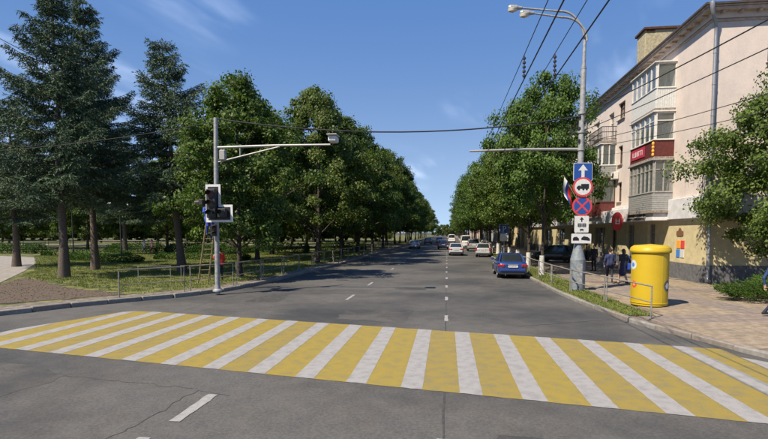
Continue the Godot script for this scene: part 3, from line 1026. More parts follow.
# ------------------------------------------------------------------ building parts
func facade(called: String, parent: Node, org: Vector3, u: Vector3, nrm: Vector3, w: float, y0: float, y1: float, holes: Array, depth: float, m: Material) -> void:
	var us := [0.0, w]
	var vs := [y0, y1]
	for q in holes:
		for k in 2:
			if q[k] > 0 and q[k] < w: us.append(q[k])
		for k in [2, 3]:
			if q[k] > y0 and q[k] < y1: vs.append(q[k])
	us.sort(); vs.sort()
	var mb := MB.new()
	for i in us.size() - 1:
		for j in vs.size() - 1:
			if us[i + 1] - us[i] < 0.001 or vs[j + 1] - vs[j] < 0.001: continue
			var cu: float = (us[i] + us[i + 1]) / 2
			var cv: float = (vs[j] + vs[j + 1]) / 2
			var hole := false
			for q in holes:
				if cu > q[0] and cu < q[1] and cv > q[2] and cv < q[3]: hole = true
			if hole: continue
			var a: Vector3 = org + u * us[i]
			var b: Vector3 = org + u * us[i + 1]
			mb.quad(Vector3(a.x, vs[j], a.z), Vector3(b.x, vs[j], b.z), Vector3(b.x, vs[j + 1], b.z), Vector3(a.x, vs[j + 1], a.z), nrm)
	for q in holes:
		var v0: float = maxf(q[2], y0)
		var v1: float = minf(q[3], y1)
		if v1 <= v0: continue
		var a: Vector3 = org + u * q[0]
		var b: Vector3 = org + u * q[1]
		var i := -nrm * depth
		var lo := Vector3(0, v0 - org.y, 0)
		var hi := Vector3(0, v1 - org.y, 0)
		mb.quad(a + lo, a + hi, a + hi + i, a + lo + i, u)
		mb.quad(b + lo, b + hi, b + hi + i, b + lo + i, -u)
		if v0 == q[2]: mb.quad(a + lo, b + lo, b + lo + i, a + lo + i, Vector3.UP)
		if v1 == q[3]: mb.quad(a + hi, b + hi, b + hi + i, a + hi + i, Vector3.DOWN)
	put(called, mb.mesh(m), parent)

# glazed frame between two corners of a wall plane; part name given, panes are its children
func glazing(parent: Node, called: String, org: Vector3, u: Vector3, nrm: Vector3, w: float, h: float, nx: int, bars: Array, fm: Material, bar := 0.06, deep := 0.08, panes_to: Node = null) -> MeshInstance3D:
	var b := Basis(u, Vector3.UP, nrm)
	var mb := MB.new()
	for k in nx + 1:
		var x := clampf(w * k / nx, bar * 0.5, w - bar * 0.5)
		mb.box(org + u * x + Vector3(0, h / 2, 0), Vector3(bar, h, deep), b)
	for y in [bar * 0.5, h - bar * 0.5]:
		mb.box(org + u * w * 0.5 + Vector3(0, y, 0), Vector3(w - bar * 0.2, bar, deep - 0.006), b)
	for f in bars:
		mb.box(org + u * w * 0.5 + Vector3(0, h * f, 0), Vector3(w - bar * 0.2, bar * 0.8, deep - 0.012), b)
	var o := put(called, mb.mesh(fm), parent)
	for k in nx:
		mb = MB.new()
		var tilt := Basis(Vector3.UP, rng.randfn() * 0.012) * Basis(u, rng.randfn() * 0.008)
		mb.box(org + u * (w * (k + 0.5) / nx) + Vector3(0, h / 2, 0) - nrm * 0.012, Vector3(w / nx - bar * 0.6, h - bar, 0.012), tilt * b)
		put("pane", mb.mesh(M.glass), o if panes_to == null else panes_to)
	return o

# a shallow furnished room and its curtains behind a window
func room(o: Node, org: Vector3, u: Vector3, nrm: Vector3, w: float, h: float, deep := 2.2) -> void:
	var a := org - u * 0.3 - nrm * 0.12 - Vector3(0, 0.4, 0)
	var b := u * (w + 0.6)
	var c := Vector3(0, h + 0.7, 0)
	var d := -nrm * deep
	var mb := MB.new()
	mb.quad(a + d, a + b + d, a + b + c + d, a + c + d, nrm)
	mb.quad(a, a + d, a + d + c, a + c, u); mb.quad(a + b, a + b + d, a + b + d + c, a + b + c, -u)
	mb.quad(a, a + b, a + b + d, a + d, Vector3.UP); mb.quad(a + c, a + b + c, a + b + c + d, a + c + d, Vector3.DOWN)
	put("room", mb.mesh(M.room[rng.randi() % 3]), o)
	var cm: Material = M.curtain[rng.randi() % 3]
	for s in 2:
		var wide := w * rng.randf_range(0.12, 0.42)
		if rng.randf() < 0.25: continue
		mb = MB.new()
		var n := 14
		for k in n:
			var p := []
			for e in [k, k + 1]:
				var x: float = wide * e / n
				if s == 1: x = w - x
				p.append(org + u * x - nrm * (0.17 + 0.03 * sin(e * 2.1)))
			mb.quad(p[0] + Vector3(0, 0.02, 0), p[1] + Vector3(0, 0.02, 0), p[1] + Vector3(0, h, 0), p[0] + Vector3(0, h, 0), nrm)
		put("curtain", mb.mesh(cm), o)

func balcony(parent: Node, u0: float, u1: float, y0: float, y_panel: float, y_top: float, panel: Material, slats: String, fm: Material, nx: int, bars: Array, org: Vector3, open := false) -> MeshInstance3D:
	var u := Vector3(0, 0, -1)
	var nrm := Vector3(-1, 0, 0)
	var dep := 1.08
	var a := org + u * u0 + nrm * dep
	var w := u1 - u0
	var mid := org + u * (u0 + u1) * 0.5
	var mb := MB.new()
	mb.cbox(Vector3(mid.x - dep * 0.5, y0 - 0.07, mid.z), Vector3(dep + 0.06, 0.16, w + 0.08), 0.02)
	var o := put("balcony", mb.mesh(M.balcony_slab), parent)
	mb = MB.new()
	var ph := y_panel - y0 - 0.02
	if open:
		for k in int(w / 0.13):
			mb.box(Vector3(a.x, y0 + ph * 0.5, a.z - k * 0.13 - 0.06), Vector3(0.018, ph, 0.018))
		for k in 8:
			for z in [a.z, a.z - w]:
				mb.box(Vector3(a.x + 0.06 + k * 0.13, y0 + ph * 0.5, z), Vector3(0.018, ph, 0.018))
		for y in [y0 + 0.12, y0 + ph * 0.62, y0 + ph]:
			mb.box(Vector3(a.x, y, a.z - w / 2), Vector3(0.05, 0.045, w + 0.04))
			for z in [a.z, a.z - w]:
				mb.box(Vector3(a.x + dep / 2, y, z), Vector3(dep, 0.045, 0.05))
		put("balustrade", mb.mesh(panel), o)
		return o
	mb.box(Vector3(a.x + 0.03, y0 + ph / 2 + 0.01, a.z - w / 2), Vector3(0.05, ph, w))
	for z in [a.z - 0.025, a.z - w + 0.025]:
		mb.box(Vector3(a.x + dep / 2 + 0.03, y0 + ph / 2 + 0.01, z), Vector3(dep - 0.07, ph, 0.05))
	if slats == "level":
		for k in 9:
			var y := y0 + 0.07 + k * ph / 9.0
			mb.box(Vector3(a.x - 0.008, y, a.z - w / 2), Vector3(0.03, ph / 9.0 - 0.022, w + 0.01), Basis(Vector3(0, 0, 1), 0.08))
			mb.box(Vector3(a.x + dep / 2, y, a.z + 0.008), Vector3(dep, ph / 9.0 - 0.022, 0.03))
	elif slats == "upright":
		for k in int(w / 0.12):
			mb.box(Vector3(a.x - 0.004, y0 + ph / 2 + 0.01, a.z - 0.06 - k * 0.12), Vector3(0.022, ph, 0.1))
		for k in int(dep / 0.12):
			mb.box(Vector3(a.x + 0.06 + k * 0.12, y0 + ph / 2 + 0.01, a.z + 0.004), Vector3(0.1, ph, 0.022))
	put("panel", mb.mesh(panel), o)
	var gh := y_top - y_panel
	glazing(o, "front_frame", Vector3(a.x + 0.03, y_panel, a.z - 0.03), u, nrm, w - 0.06, gh, nx, bars, fm, 0.06, 0.08, o)
	glazing(o, "side_frame", Vector3(a.x + 0.07, y_panel, a.z - 0.03), Vector3(1, 0, 0), Vector3(0, 0, 1), dep - 0.08, gh, 2 if slats == "level" else 1, bars, fm, 0.06, 0.08, o)
	glazing(o, "side_frame", Vector3(a.x + 0.07, y_panel, a.z - w + 0.03), Vector3(1, 0, 0), Vector3(0, 0, -1), dep - 0.08, gh, 2, bars, fm, 0.06, 0.08, o)
	mb = MB.new()
	mb.cbox(Vector3(a.x + dep / 2 - 0.04, y_top + 0.045, a.z - w / 2), Vector3(dep + 0.14, 0.08, w + 0.16), 0.015)
	mb.cbox(Vector3(a.x - 0.01, y_panel - 0.005, a.z - w / 2), Vector3(0.1, 0.05, w + 0.1), 0.01)
	mb.cbox(Vector3(a.x + dep / 2 + 0.02, y_panel - 0.005, a.z + 0.01), Vector3(dep - 0.1, 0.05, 0.1), 0.01)
	put("sill", mb.mesh(fm), o)
	return o

func make_building() -> void:
	var bx := 12.8
	var bz := -26.3
	var t := thing("apartment_building", "long pink apartment house with cream shop front and stacked glazed balconies", "building", Vector3.ZERO)
	var org := Vector3(bx, 0, bz)
	var u := Vector3(0, 0, -1)
	var nr := Vector3(-1, 0, 0)
	var uc := Vector3(1, 0, 0)
	var nc := Vector3(0, 0, 1)
	var W := 52.0
	var WC := 14.0
	rng.seed = 400
	# road side openings: u0, u1, v0, v1, panes across, style
	var win := [[11.65, 13.05, 11.05, 12.3, 2, "dark"], [11.9, 12.8, 7.7, 9.1, 1, "dark"], [11.9, 12.8, 4.95, 6.4, 1, "dark"],
		[14.0, 15.2, 9.75, 12.0, 1, "white"], [17.6, 18.9, 10.6, 12.1, 2, "white"], [17.6, 18.9, 7.6, 9.1, 2, "white"], [17.6, 18.9, 4.95, 6.4, 2, "white"]]
	for y in [4.2, 7.2]:
		for x in [4.4, 14.2, 25.3, 36.3]: win.append([x, x + 1.9, y, y + 2.2, 2, "white"])
	win.append([4.4, 6.3, 10.0, 12.2, 2, "white"])
	for k in 5:
		for y in [4.95, 7.6, 10.6]:
			win.append([22.0 + k * 5.5, 23.4 + k * 5.5, y, y + 1.5, 2, "white"])
	var shop := [[5.8, 6.9, 1.25, 3.2, 1, "shop"], [9.2, 10.6, 0.9, 3.2, 2, "shop"], [12.7, 13.9, 0.14, 2.9, 1, "door"], [15.4, 18.6, 0.6, 3.1, 3, "shop"], [20.2, 21.4, 0.14, 2.9, 1, "door"], [23.0, 26.5, 0.6, 3.1, 3, "shop"], [29.0, 33.0, 0.6, 3.1, 4, "shop"], [36.0, 40.0, 0.6, 3.1, 4, "shop"]]
	facade("upper_wall", t, org, u, nr, W, 3.3, 13.3, win, 0.24, M.pink)
	facade("shop_wall", t, org, u, nr, W, 0.98, 3.3, shop, 0.24, M.shop_yellow)
	facade("plinth", t, org + nr * 0.04, u, nr, W, 0.0, 1.0, shop, 0.28, M.plinth)
	var cwin := [[2.55, 3.85, 10.9, 12.4, 2, "white"], [2.55, 3.85, 7.6, 9.1, 2, "white"], [2.55, 3.85, 4.95, 6.4, 2, "white"], [7.5, 8.8, 10.9, 12.4, 2, "white"], [7.5, 8.8, 7.6, 9.1, 2, "white"]]
	facade("end_wall", t, org, uc, nc, WC, 3.3, 13.3, cwin, 0.24, M.pink)
	facade("end_shop_wall", t, org, uc, nc, WC, 0.98, 3.3, [], 0.24, M.shop_yellow)
	facade("end_plinth", t, org + nc * 0.04, uc, nc, WC, 0.0, 1.0, [], 0.24, M.plinth)
	var mb := MB.new()
	mb.box(Vector3(bx - 0.018, 0.5, bz + 0.018), Vector3(0.05, 1.002, 0.05))
	put("plinth_corner", mb.mesh(M.plinth), t)
	mb = MB.new()
	mb.box(Vector3(bx + WC + 0.1, 6.5, bz - W / 2), Vector3(0.2, 13.0, W))
	mb.box(Vector3(bx + WC / 2, 6.5, bz - W - 0.1), Vector3(WC, 13.0, 0.2))
	put("rear_wall", mb.mesh(M.pink), t)
	var sets := [[win + shop, org, u, nr], [cwin, org, uc, nc]]
	for s in sets:
		for q in s[0]:
			var o: Vector3 = s[1] + s[2] * q[0] - s[3] * 0.2
			var fm: Material = M.frame_white if q[5] == "white" else M.frame_grey if q[5] == "shop" else M.frame_brown
			var bars: Array = [0.68] if q[5] in ["white", "dark"] else [0.72] if q[5] == "shop" else [0.3, 0.74]
			var g := glazing(t, "door" if q[5] == "door" else "window", Vector3(o.x, q[2], o.z), s[2], s[3], q[1] - q[0], q[3] - q[2], q[4], bars, fm, 0.07)
			room(g, Vector3(o.x, q[2], o.z), s[2], s[3], q[1] - q[0], q[3] - q[2], 1.6)
			if q[5] != "door" and q[3] - q[2] < 2.1:
				mb = MB.new()
				mb.cbox(s[1] + s[2] * (q[0] + q[1]) * 0.5 + s[3] * 0.03 + Vector3(0, q[2] - 0.02, 0), Vector3(q[1] - q[0] + 0.16, 0.05, 0.22), 0.012, Basis(s[2], Vector3.UP, s[3]))
				put("sill", mb.mesh(M.pink_trim if q[5] != "shop" else M.frame_grey), g)
	# fascia band above the shops
	mb = MB.new()
	mb.cbox(Vector3(bx - 0.1, 3.96, bz - W / 2 + 0.1), Vector3(0.24, 1.14, W + 0.25), 0.02)
	put("fascia", mb.mesh(M.fascia), t)
	mb = MB.new()
	mb.cbox(Vector3(bx + WC / 2 + 0.025, 3.96, bz + 0.1), Vector3(WC, 1.136, 0.236), 0.02)
	put("fascia", mb.mesh(M.fascia), t)
	mb = MB.new()
	mb.cbox(Vector3(bx - 0.5, 3.8, bz - 14.0), Vector3(0.96, 0.9, 20.6), 0.02)
	put("canopy", mb.mesh(M.fascia), t)
	# cornice
	var prof := [[0.06, 12.98, 0.12], [0.1, 13.22, 0.3], [0.42, 13.42, 0.14], [0.48, 13.56, 0.12]]
	var cm := [M.pink_trim, M.pink, M.pink_trim, M.pink_trim]
	for k in prof.size():
		var d: float = prof[k][0]
		mb = MB.new()
		mb.cbox(Vector3(bx - d / 2 + 0.05, prof[k][1], bz - W / 2 + d / 2), Vector3(d + 0.1, prof[k][2], W + d), 0.015)
		mb.cbox(Vector3(bx + WC / 2 + 0.05, prof[k][1], bz + d / 2 - 0.05), Vector3(WC, prof[k][2] - 0.004, d + 0.1), 0.015)
		put("cornice", mb.mesh(cm[k]), t)
	var br := MB.new(); br.cbox(Vector3.ZERO, Vector3(0.28, 0.12, 0.13), 0.02)
	var brm := br.mesh(M.pink_trim)
	for k in 56:
		var o := put("bracket", brm, t)
		o.position = Vector3(bx - 0.22, 13.30, bz - 0.25 - k * 0.82)
	for k in 16:
		var o := put("bracket", brm, t)
		o.position = Vector3(bx + 0.35 + k * 0.82, 13.30, bz + 0.22); o.rotation.y = PI / 2
	# roof
	mb = MB.new()
	var e := 0.55
	var y := 13.63
	var A := Vector3(bx - e, y, bz + e)
	var B := Vector3(bx + WC + e, y, bz + e)
	var C := Vector3(bx + WC + e, y, bz - W - e)
	var D := Vector3(bx - e, y, bz - W - e)
	var R0 := Vector3(bx + WC / 2, y + 3.1, bz - 6.5)
	var R1 := Vector3(bx + WC / 2, y + 3.1, bz - W + 6.5)
	mb.quad(D, A, R0, R1, Vector3(-1, 1, 0)); mb.quad(B, C, R1, R0, Vector3(1, 1, 0))
	mb.tri(A, B, R0, Vector3(0, 0.9, 0.42).normalized()); mb.tri(C, D, R1, Vector3(0, 0.9, -0.42).normalized())
	put("roof", mb.mesh(M.roof), t)
	mb = MB.new()
	mb.box((A + D) / 2 + Vector3(0.02, -0.02, 0), Vector3(0.06, 0.1, W + 2 * e + 0.04))
	mb.box((A + B) / 2 + Vector3(0.02, -0.022, -0.02), Vector3(WC + 2 * e, 0.1, 0.06))
	put("roof_edge", mb.mesh(M.roof_edge), t)
	# old brick stack on the roof
	mb = MB.new()
	mb.cbox(Vector3(16.5, 15.85, -41.4), Vector3(3.0, 4.7, 1.6), 0.04)
	var st := put("roof_stack", mb.mesh(M.old_brick), t)
	mb = MB.new()
	mb.cbox(Vector3(16.5, 18.26, -41.4), Vector3(3.3, 0.2, 1.9), 0.03)
	mb.cbox(Vector3(15.4, 18.08, -40.56), Vector3(0.6, 0.14, 0.05), 0.01)
	put("cap", mb.mesh(M.brown_cap), st)
	var arch := PackedVector2Array([Vector2(-0.34, -0.5), Vector2(0.34, -0.5)])
	for k in 9: arch.append(Vector2(cos(PI * k / 8.0) * 0.34, 0.2 + sin(PI * k / 8.0) * 0.34))
	mb = MB.new(); mb.prism(arch, 0.06, at3(16.7, 17.2, -40.6))
	put("arch_panel", mb.mesh(M.pale_board), st)
	# balconies
	rng.seed = 401
	balcony(t, 3.6, 7.25, 3.92, 4.98, 6.78, M.pale_board, "level", M.frame_grey, 6, [0.72], org).set_meta("label", "lowest balcony with grey slatted panel and dark glazing")
	var b2 := balcony(t, 3.6, 7.25, 6.98, 7.95, 9.5, M.maroon, "", M.frame_white, 5, [0.7], org)
	b2.set_meta("label", "maroon balcony with red banner and white window frames")
	var b3 := balcony(t, 3.6, 7.25, 9.72, 10.85, 12.25, M.siding, "upright", M.frame_white, 5, [], org)
	b3.set_meta("label", "top balcony clad in white siding under the cornice")
	balcony(t, 13.25, 16.9, 3.92, 5.0, 6.78, M.maroon, "", M.frame_brown, 5, [0.7], org)
	balcony(t, 13.25, 16.9, 6.98, 7.8, 9.4, M.pale_board, "level", M.frame_white, 4, [], org)
	balcony(t, 13.25, 16.9, 9.68, 10.75, 0, M.iron, "", M.iron, 1, [], org, true)
	for k in 2:
		for yy in [[3.92, 5.0, 6.78], [6.98, 7.9, 9.45]]:
			balcony(t, 24.5 + k * 11, 28.0 + k * 11, yy[0], yy[1], yy[2], M.pale_board if k == 0 else M.siding, "level", M.frame_white, 5, [0.7], org)
	# red banner on the maroon balcony
	var xb := bx - 1.08
	mb = MB.new(); mb.cbox(Vector3(xb - 0.02, 7.5, bz - 5.95), Vector3(0.03, 0.62, 2.1), 0.006)
	put("banner", mb.mesh(M.banner), b2)
	put("banner_lettering", letters(5, 6, 0.3, 0.26, 0.05, Transform3D(Basis(Vector3(0, 0, -1), Vector3.UP, Vector3(-1, 0, 0)), Vector3(xb - 0.04, 7.5, bz - 5.22))).mesh(M.sign_white), b2)
	mb = MB.new()
	for k in 4: mb.lathe([[0.0, -0.11], [0.075, -0.07], [0.09, 0.0], [0.06, 0.08], [0.0, 0.11]], 10, at3(xb - 0.02, 7.12 + k * 0.21, bz - 3.68))
	put("corner_ornament", mb.mesh(M.poster_orange), b2)
	# downpipes
	for s in [[Vector3(bx + 0.1, 0, bz + 0.17), Vector3(bx - 0.3, 13.31, bz + 0.58)], [Vector3(bx - 0.14, 0, bz - 21.2), Vector3(bx - 0.55, 13.31, bz - 21.2)]]:
		var p: Vector3 = s[0]
		var q: Vector3 = s[1]
		mb = MB.new()
		mb.tube([q + Vector3(0, 0.35, 0), q, q.lerp(Vector3(p.x, 12.7, p.z), 0.5), Vector3(p.x, 12.65, p.z), Vector3(p.x, 12.2, p.z), Vector3(p.x, 4.75, p.z)], [0.13, 0.085, 0.075, 0.075, 0.075, 0.075], 12)
		var o2 := Vector3(0, 0, 0.12) if s == null or p.z > bz else Vector3(-0.14, 0, 0)
		mb.tube([Vector3(p.x, 4.8, p.z), Vector3(p.x, 4.6, p.z) + o2, Vector3(p.x, 3.3, p.z) + o2, Vector3(p.x, 0.5, p.z) + o2, Vector3(p.x, 0.3, p.z) + o2 * 1.6, Vector3(p.x, 0.22, p.z) + o2 * 2.6], [0.075, 0.075, 0.075, 0.075, 0.075, 0.08], 12)
		var dp := put("downpipe", mb.mesh(M.zinc), t)
		for k in 5:
			mb = MB.new(); mb.lathe([[0.078, -0.03], [0.09, -0.03], [0.09, 0.03], [0.078, 0.03]], 12, at3(p.x, 5.4 + k * 1.5, p.z))
			put("clamp", mb.mesh(M.zinc), dp)
	# balcony shadow painted as a grey fascia panel, with two dark lines of lettering
	mb = MB.new()
	mb.prism(PackedVector2Array([Vector2(0, 0.1), Vector2(3.0, 0.12), Vector2(3.3, 0.62), Vector2(0, 0.6)]), 0.03, Transform3D(Basis(Vector3(0, 0, 1), Vector3.UP, Vector3(-1, 0, 0)), Vector3(bx - 1.0, 3.28, bz - 7.8)))
	var sb := put("balcony_shadow_panel", mb.mesh(M.frame_grey), t)
	put("sign_lettering", letters(7, 17, 0.17, 0.165, 0.04, Transform3D(Basis(Vector3(0, 0, -1), Vector3.UP, Vector3(-1, 0, 0)), Vector3(bx - 1.03, 3.72, bz - 4.75))).mesh(M.black), sb)
	put("sign_lettering", letters(8, 22, 0.1, 0.125, 0.028, Transform3D(Basis(Vector3(0, 0, -1), Vector3.UP, Vector3(-1, 0, 0)), Vector3(bx - 1.03, 3.5, bz - 4.8))).mesh(M.black), sb)
	# oval red blade sign
	var oval := PackedVector2Array()
	for k in 28: oval.append(Vector2(cos(TAU * k / 28) * 0.34, sin(TAU * k / 28) * 0.63))
	var oval2 := PackedVector2Array()
	for p in oval: oval2.append(p * 0.86)
	mb = MB.new(); mb.prism(oval, 0.16, at3(bx - 1.36, 3.4, bz - 8.5))
	mb.bar(Vector3(bx - 1.05, 3.42, bz - 8.5), Vector3(bx - 0.9, 3.42, bz - 8.5), 0.04)
	var rs := put("blade_sign", mb.mesh(M.sign_red), t)
	mb = MB.new()
	for k in [-1.0, 1.0]: mb.box(Vector3(bx - 1.36 + k * 0.11, 3.4, bz - 8.41), Vector3(0.05, 0.36, 0.012))
	mb.box(Vector3(bx - 1.36, 3.43, bz - 8.412), Vector3(0.2, 0.05, 0.012)); mb.box(Vector3(bx - 1.36, 3.25, bz - 8.412), Vector3(0.2, 0.05, 0.012))
	put("blade_lettering", mb.mesh(M.sign_white), rs)
	# coloured notices and dark emblems on the cream wall
	var cols := [[M.poster_orange, -2.62, 2.0], [M.poster_red, -3.05 + 0.9, 2.0], [M.poster_blue, -2.66, 1.5], [M.sign_white, -2.16, 1.5]]
	for q in cols:
		mb = MB.new(); mb.cbox(Vector3(bx - 0.015, q[2], bz + q[1]), Vector3(0.03, 0.44, 0.4), 0.005)
		put("notice", mb.mesh(q[0]), t)
	for q in [[true, -2.5, 2.62], [false, 1.4, 2.55]]:
		mb = MB.new()
		var em := PackedVector2Array([Vector2(-0.4, -0.1), Vector2(-0.28, -0.17), Vector2(0.28, -0.17), Vector2(0.4, -0.1), Vector2(0.38, 0.1), Vector2(0.2, 0.13), Vector2(0.12, 0.24), Vector2(0, 0.3), Vector2(-0.12, 0.24), Vector2(-0.2, 0.13), Vector2(-0.38, 0.1)])
		if q[0]: mb.prism(em, 0.03, Transform3D(Basis(Vector3(0, 0, -1), Vector3.UP, Vector3(-1, 0, 0)), Vector3(bx - 0.015, q[2], bz + q[1])))
		else: mb.prism(em, 0.03, at3(bx + q[1], q[2], bz + 0.015))
		put("emblem", mb.mesh(M.ornament), t)
	# scratched strokes above the fascia
	var gl := letters(31, 2, 0.34, 0.55, 0.022, Transform3D(Basis(Vector3(0, 0, -1), Vector3.UP, Vector3(-1, 0, 0)), Vector3(bx - 0.002, 5.25, bz - 1.2)))
	put("wall_scrawl", gl.mesh(M.frame_grey), t)
	# air conditioner
	mb = MB.new(); mb.cbox(Vector3(bx - 0.2, 6.95, bz - 12.9), Vector3(0.34, 0.55, 0.8), 0.03)
	var ac := put("air_conditioner", mb.mesh(M.frame_white), t)
	mb = MB.new(); mb.lathe([[0.0, 0.0], [0.2, 0.0], [0.2, -0.02]], 16, Transform3D(Basis(Vector3(0, 0, 1), PI / 2), Vector3(bx - 0.374, 6.95, bz - 12.75)))
	put("fan_grille", mb.mesh(M.black_plastic), ac)
	# entrance steps
	for k in 2:
		mb = MB.new(); mb.cbox(Vector3(bx - 0.35 - k * 0.2, 0.2 - k * 0.08 + 0.02, bz - 13.3), Vector3(0.9 + 0.0 * k, 0.16, 2.4 + k * 0.5), 0.02)
		put("step", mb.mesh(M.kerb[0]), t)

# plain house farther down the street, seen between the trunks
func far_house(label: String, z0: float, z1: float, h: float, wall: Material) -> void:
	var t := thing("apartment_building", label, "building", Vector3.ZERO)
	var org := Vector3(13.2, 0, z0)
	var u := Vector3(0, 0, -1)
	var W := z0 - z1
	var holes := []
	var y := 1.0
	while y < h - 2.0:
		var k := 0
		while k * 3.6 + 3.0 < W:
			holes.append([k * 3.6 + 1.2, k * 3.6 + 2.6, y, y + 1.5]); k += 1
		y += 3.1
	facade("wall", t, org, u, Vector3(-1, 0, 0), W, 0.0, h, holes, 0.2, wall)
	var mb := MB.new()
	mb.box(Vector3(19.3, h / 2, z0 + 0.1), Vector3(12.2, h, 0.2)); mb.box(Vector3(19.3, h / 2, z1 - 0.1), Vector3(12.2, h, 0.2)); mb.box(Vector3(25.5, h / 2, (z0 + z1) / 2), Vector3(0.2, h, W + 0.4))
	put("end_wall", mb.mesh(wall), t)
	mb = MB.new(); mb.cbox(Vector3(19.3, h + 0.15, (z0 + z1) / 2), Vector3(13.4, 0.3, W + 1.2), 0.04)
	put("roof", mb.mesh(M.roof), t)
	for q in holes:
		var g := glazing(t, "window", Vector3(13.36, q[2], z0 - q[0]), u, Vector3(-1, 0, 0), q[1] - q[0], q[3] - q[2], 2, [], M.frame_white, 0.09)
		room(g, Vector3(13.36, q[2], z0 - q[0]), u, Vector3(-1, 0, 0), q[1] - q[0], q[3] - q[2], 1.2)

# ------------------------------------------------------------------ street furniture
func lamp_post() -> void:
	var p := Vector3(5.73, 0.12, -22.3)
	var t := thing("street_lamp", "tall grey street lamp with two curved arms and a boxed base", "street lamp", p)
	var mb := MB.new()
	mb.tube([Vector3(0, 2.1, 0), Vector3(0.02, 6.0, 0), Vector3(0.05, 9.6, 0)], [0.14, 0.125, 0.11], 14)
	mb.tube([Vector3(0.05, 9.55, 0), Vector3(0.055, 9.75, 0), Vector3(0.07, 11.0, 0)], [0.12, 0.075, 0.065], 12)
	put("pole", mb.mesh(M.pole_grey), t)
	mb = MB.new()
	mb.lathe([[0.32, 0.0], [0.32, 1.35], [0.3, 1.42], [0.2, 1.85], [0.16, 2.1], [0.15, 2.3]], 8, Transform3D(Basis(Vector3.UP, PI / 8), Vector3.ZERO))
	var bs := put("base", mb.mesh(M.pole_blue), t)
	mb = MB.new()
	mb.cbox(Vector3(0.02, 0.72, 0.297), Vector3(0.22, 0.9, 0.02), 0.006)
	put("hatch", mb.mesh(M.pole_grey), bs)
	for q in [[0.0, 12.3, 3.2, 0.0], [0.35, 11.9, 2.75, 0.35]]:
		var pts := []
		var rr := []
		var top: float = q[1] - 0.12
		var len: float = q[2] - 0.55
		for k in 13:
			var s := k / 12.0
			var a := s * PI / 2
			pts.append(Vector3(0.07 - (1.0 - cos(a)) * 1.05, 10.6 + sin(a) * (top - 10.75), q[0])); rr.append(0.045)
		for k in 4:
			pts.append(Vector3(-0.98 - (k + 1) * (len - 0.98) / 4.0, top - 0.15 + (k + 1) * 0.06, q[0])); rr.append(0.036)
		mb = MB.new(); mb.tube(pts, rr, 10)
		var arm := put("arm", mb.mesh(M.pole_grey), t)
		var e: Vector3 = pts[-1]
		var xf := Transform3D(Basis(Vector3(0, 0, 1), PI / 2 - 0.06), e)
		mb = MB.new()
		mb.lathe([[0.0, -0.1], [0.06, -0.08], [0.075, 0.05], [0.11, 0.16], [0.12, 0.42], [0.09, 0.5], [0.0, 0.52]], 14, xf)
		put("lamp_housing", mb.mesh(M.galv), arm)
		mb = MB.new()
		mb.lathe([[0.02, -0.15], [0.12, -0.1], [0.145, 0.0], [0.13, 0.02], [0.0, 0.02]], 14, Transform3D(Basis.IDENTITY.scaled(Vector3(1.5, 1, 1)), e + Vector3(-0.32, -0.03, 0)))
		put("lamp_shade", mb.mesh(M.lamp_glass), arm)
	mb = MB.new()
	mb.tube([Vector3(0, 6.15, 0.0), Vector3(-2.4, 6.2, 0), Vector3(-4.75, 6.17, 0)], [0.065, 0.055, 0.045], 10)
	var ca := put("cantilever_arm", mb.mesh(M.galv), t)
	mb = MB.new(); mb.bar(Vector3(0.02, 6.9, 0), Vector3(-2.4, 6.22, 0), 0.012, 6)
	put("stay", mb.mesh(M.wire), ca)
	for y in [6.15, 6.9, 7.7]:
		mb = MB.new(); mb.lathe([[0.13, -0.06], [0.16, -0.06], [0.16, 0.06], [0.13, 0.06]], 14, at3(0.02, y, 0))
		put("clamp", mb.mesh(M.galv), t)
	mb = MB.new()
	for k in 5: mb.cbox(Vector3(-0.1 + (k % 2) * 0.22, 6.5 + k * 0.26, 0.1), Vector3(0.1, 0.14, 0.1), 0.02)
	put("junction_box", mb.mesh(M.black_plastic), t)

func road_sign(called: String, label: String, y: float) -> Node3D:
	return thing(called, label, "road sign", Vector3(5.8, y, -22.1), 0.06, "road signs on the lamp post")

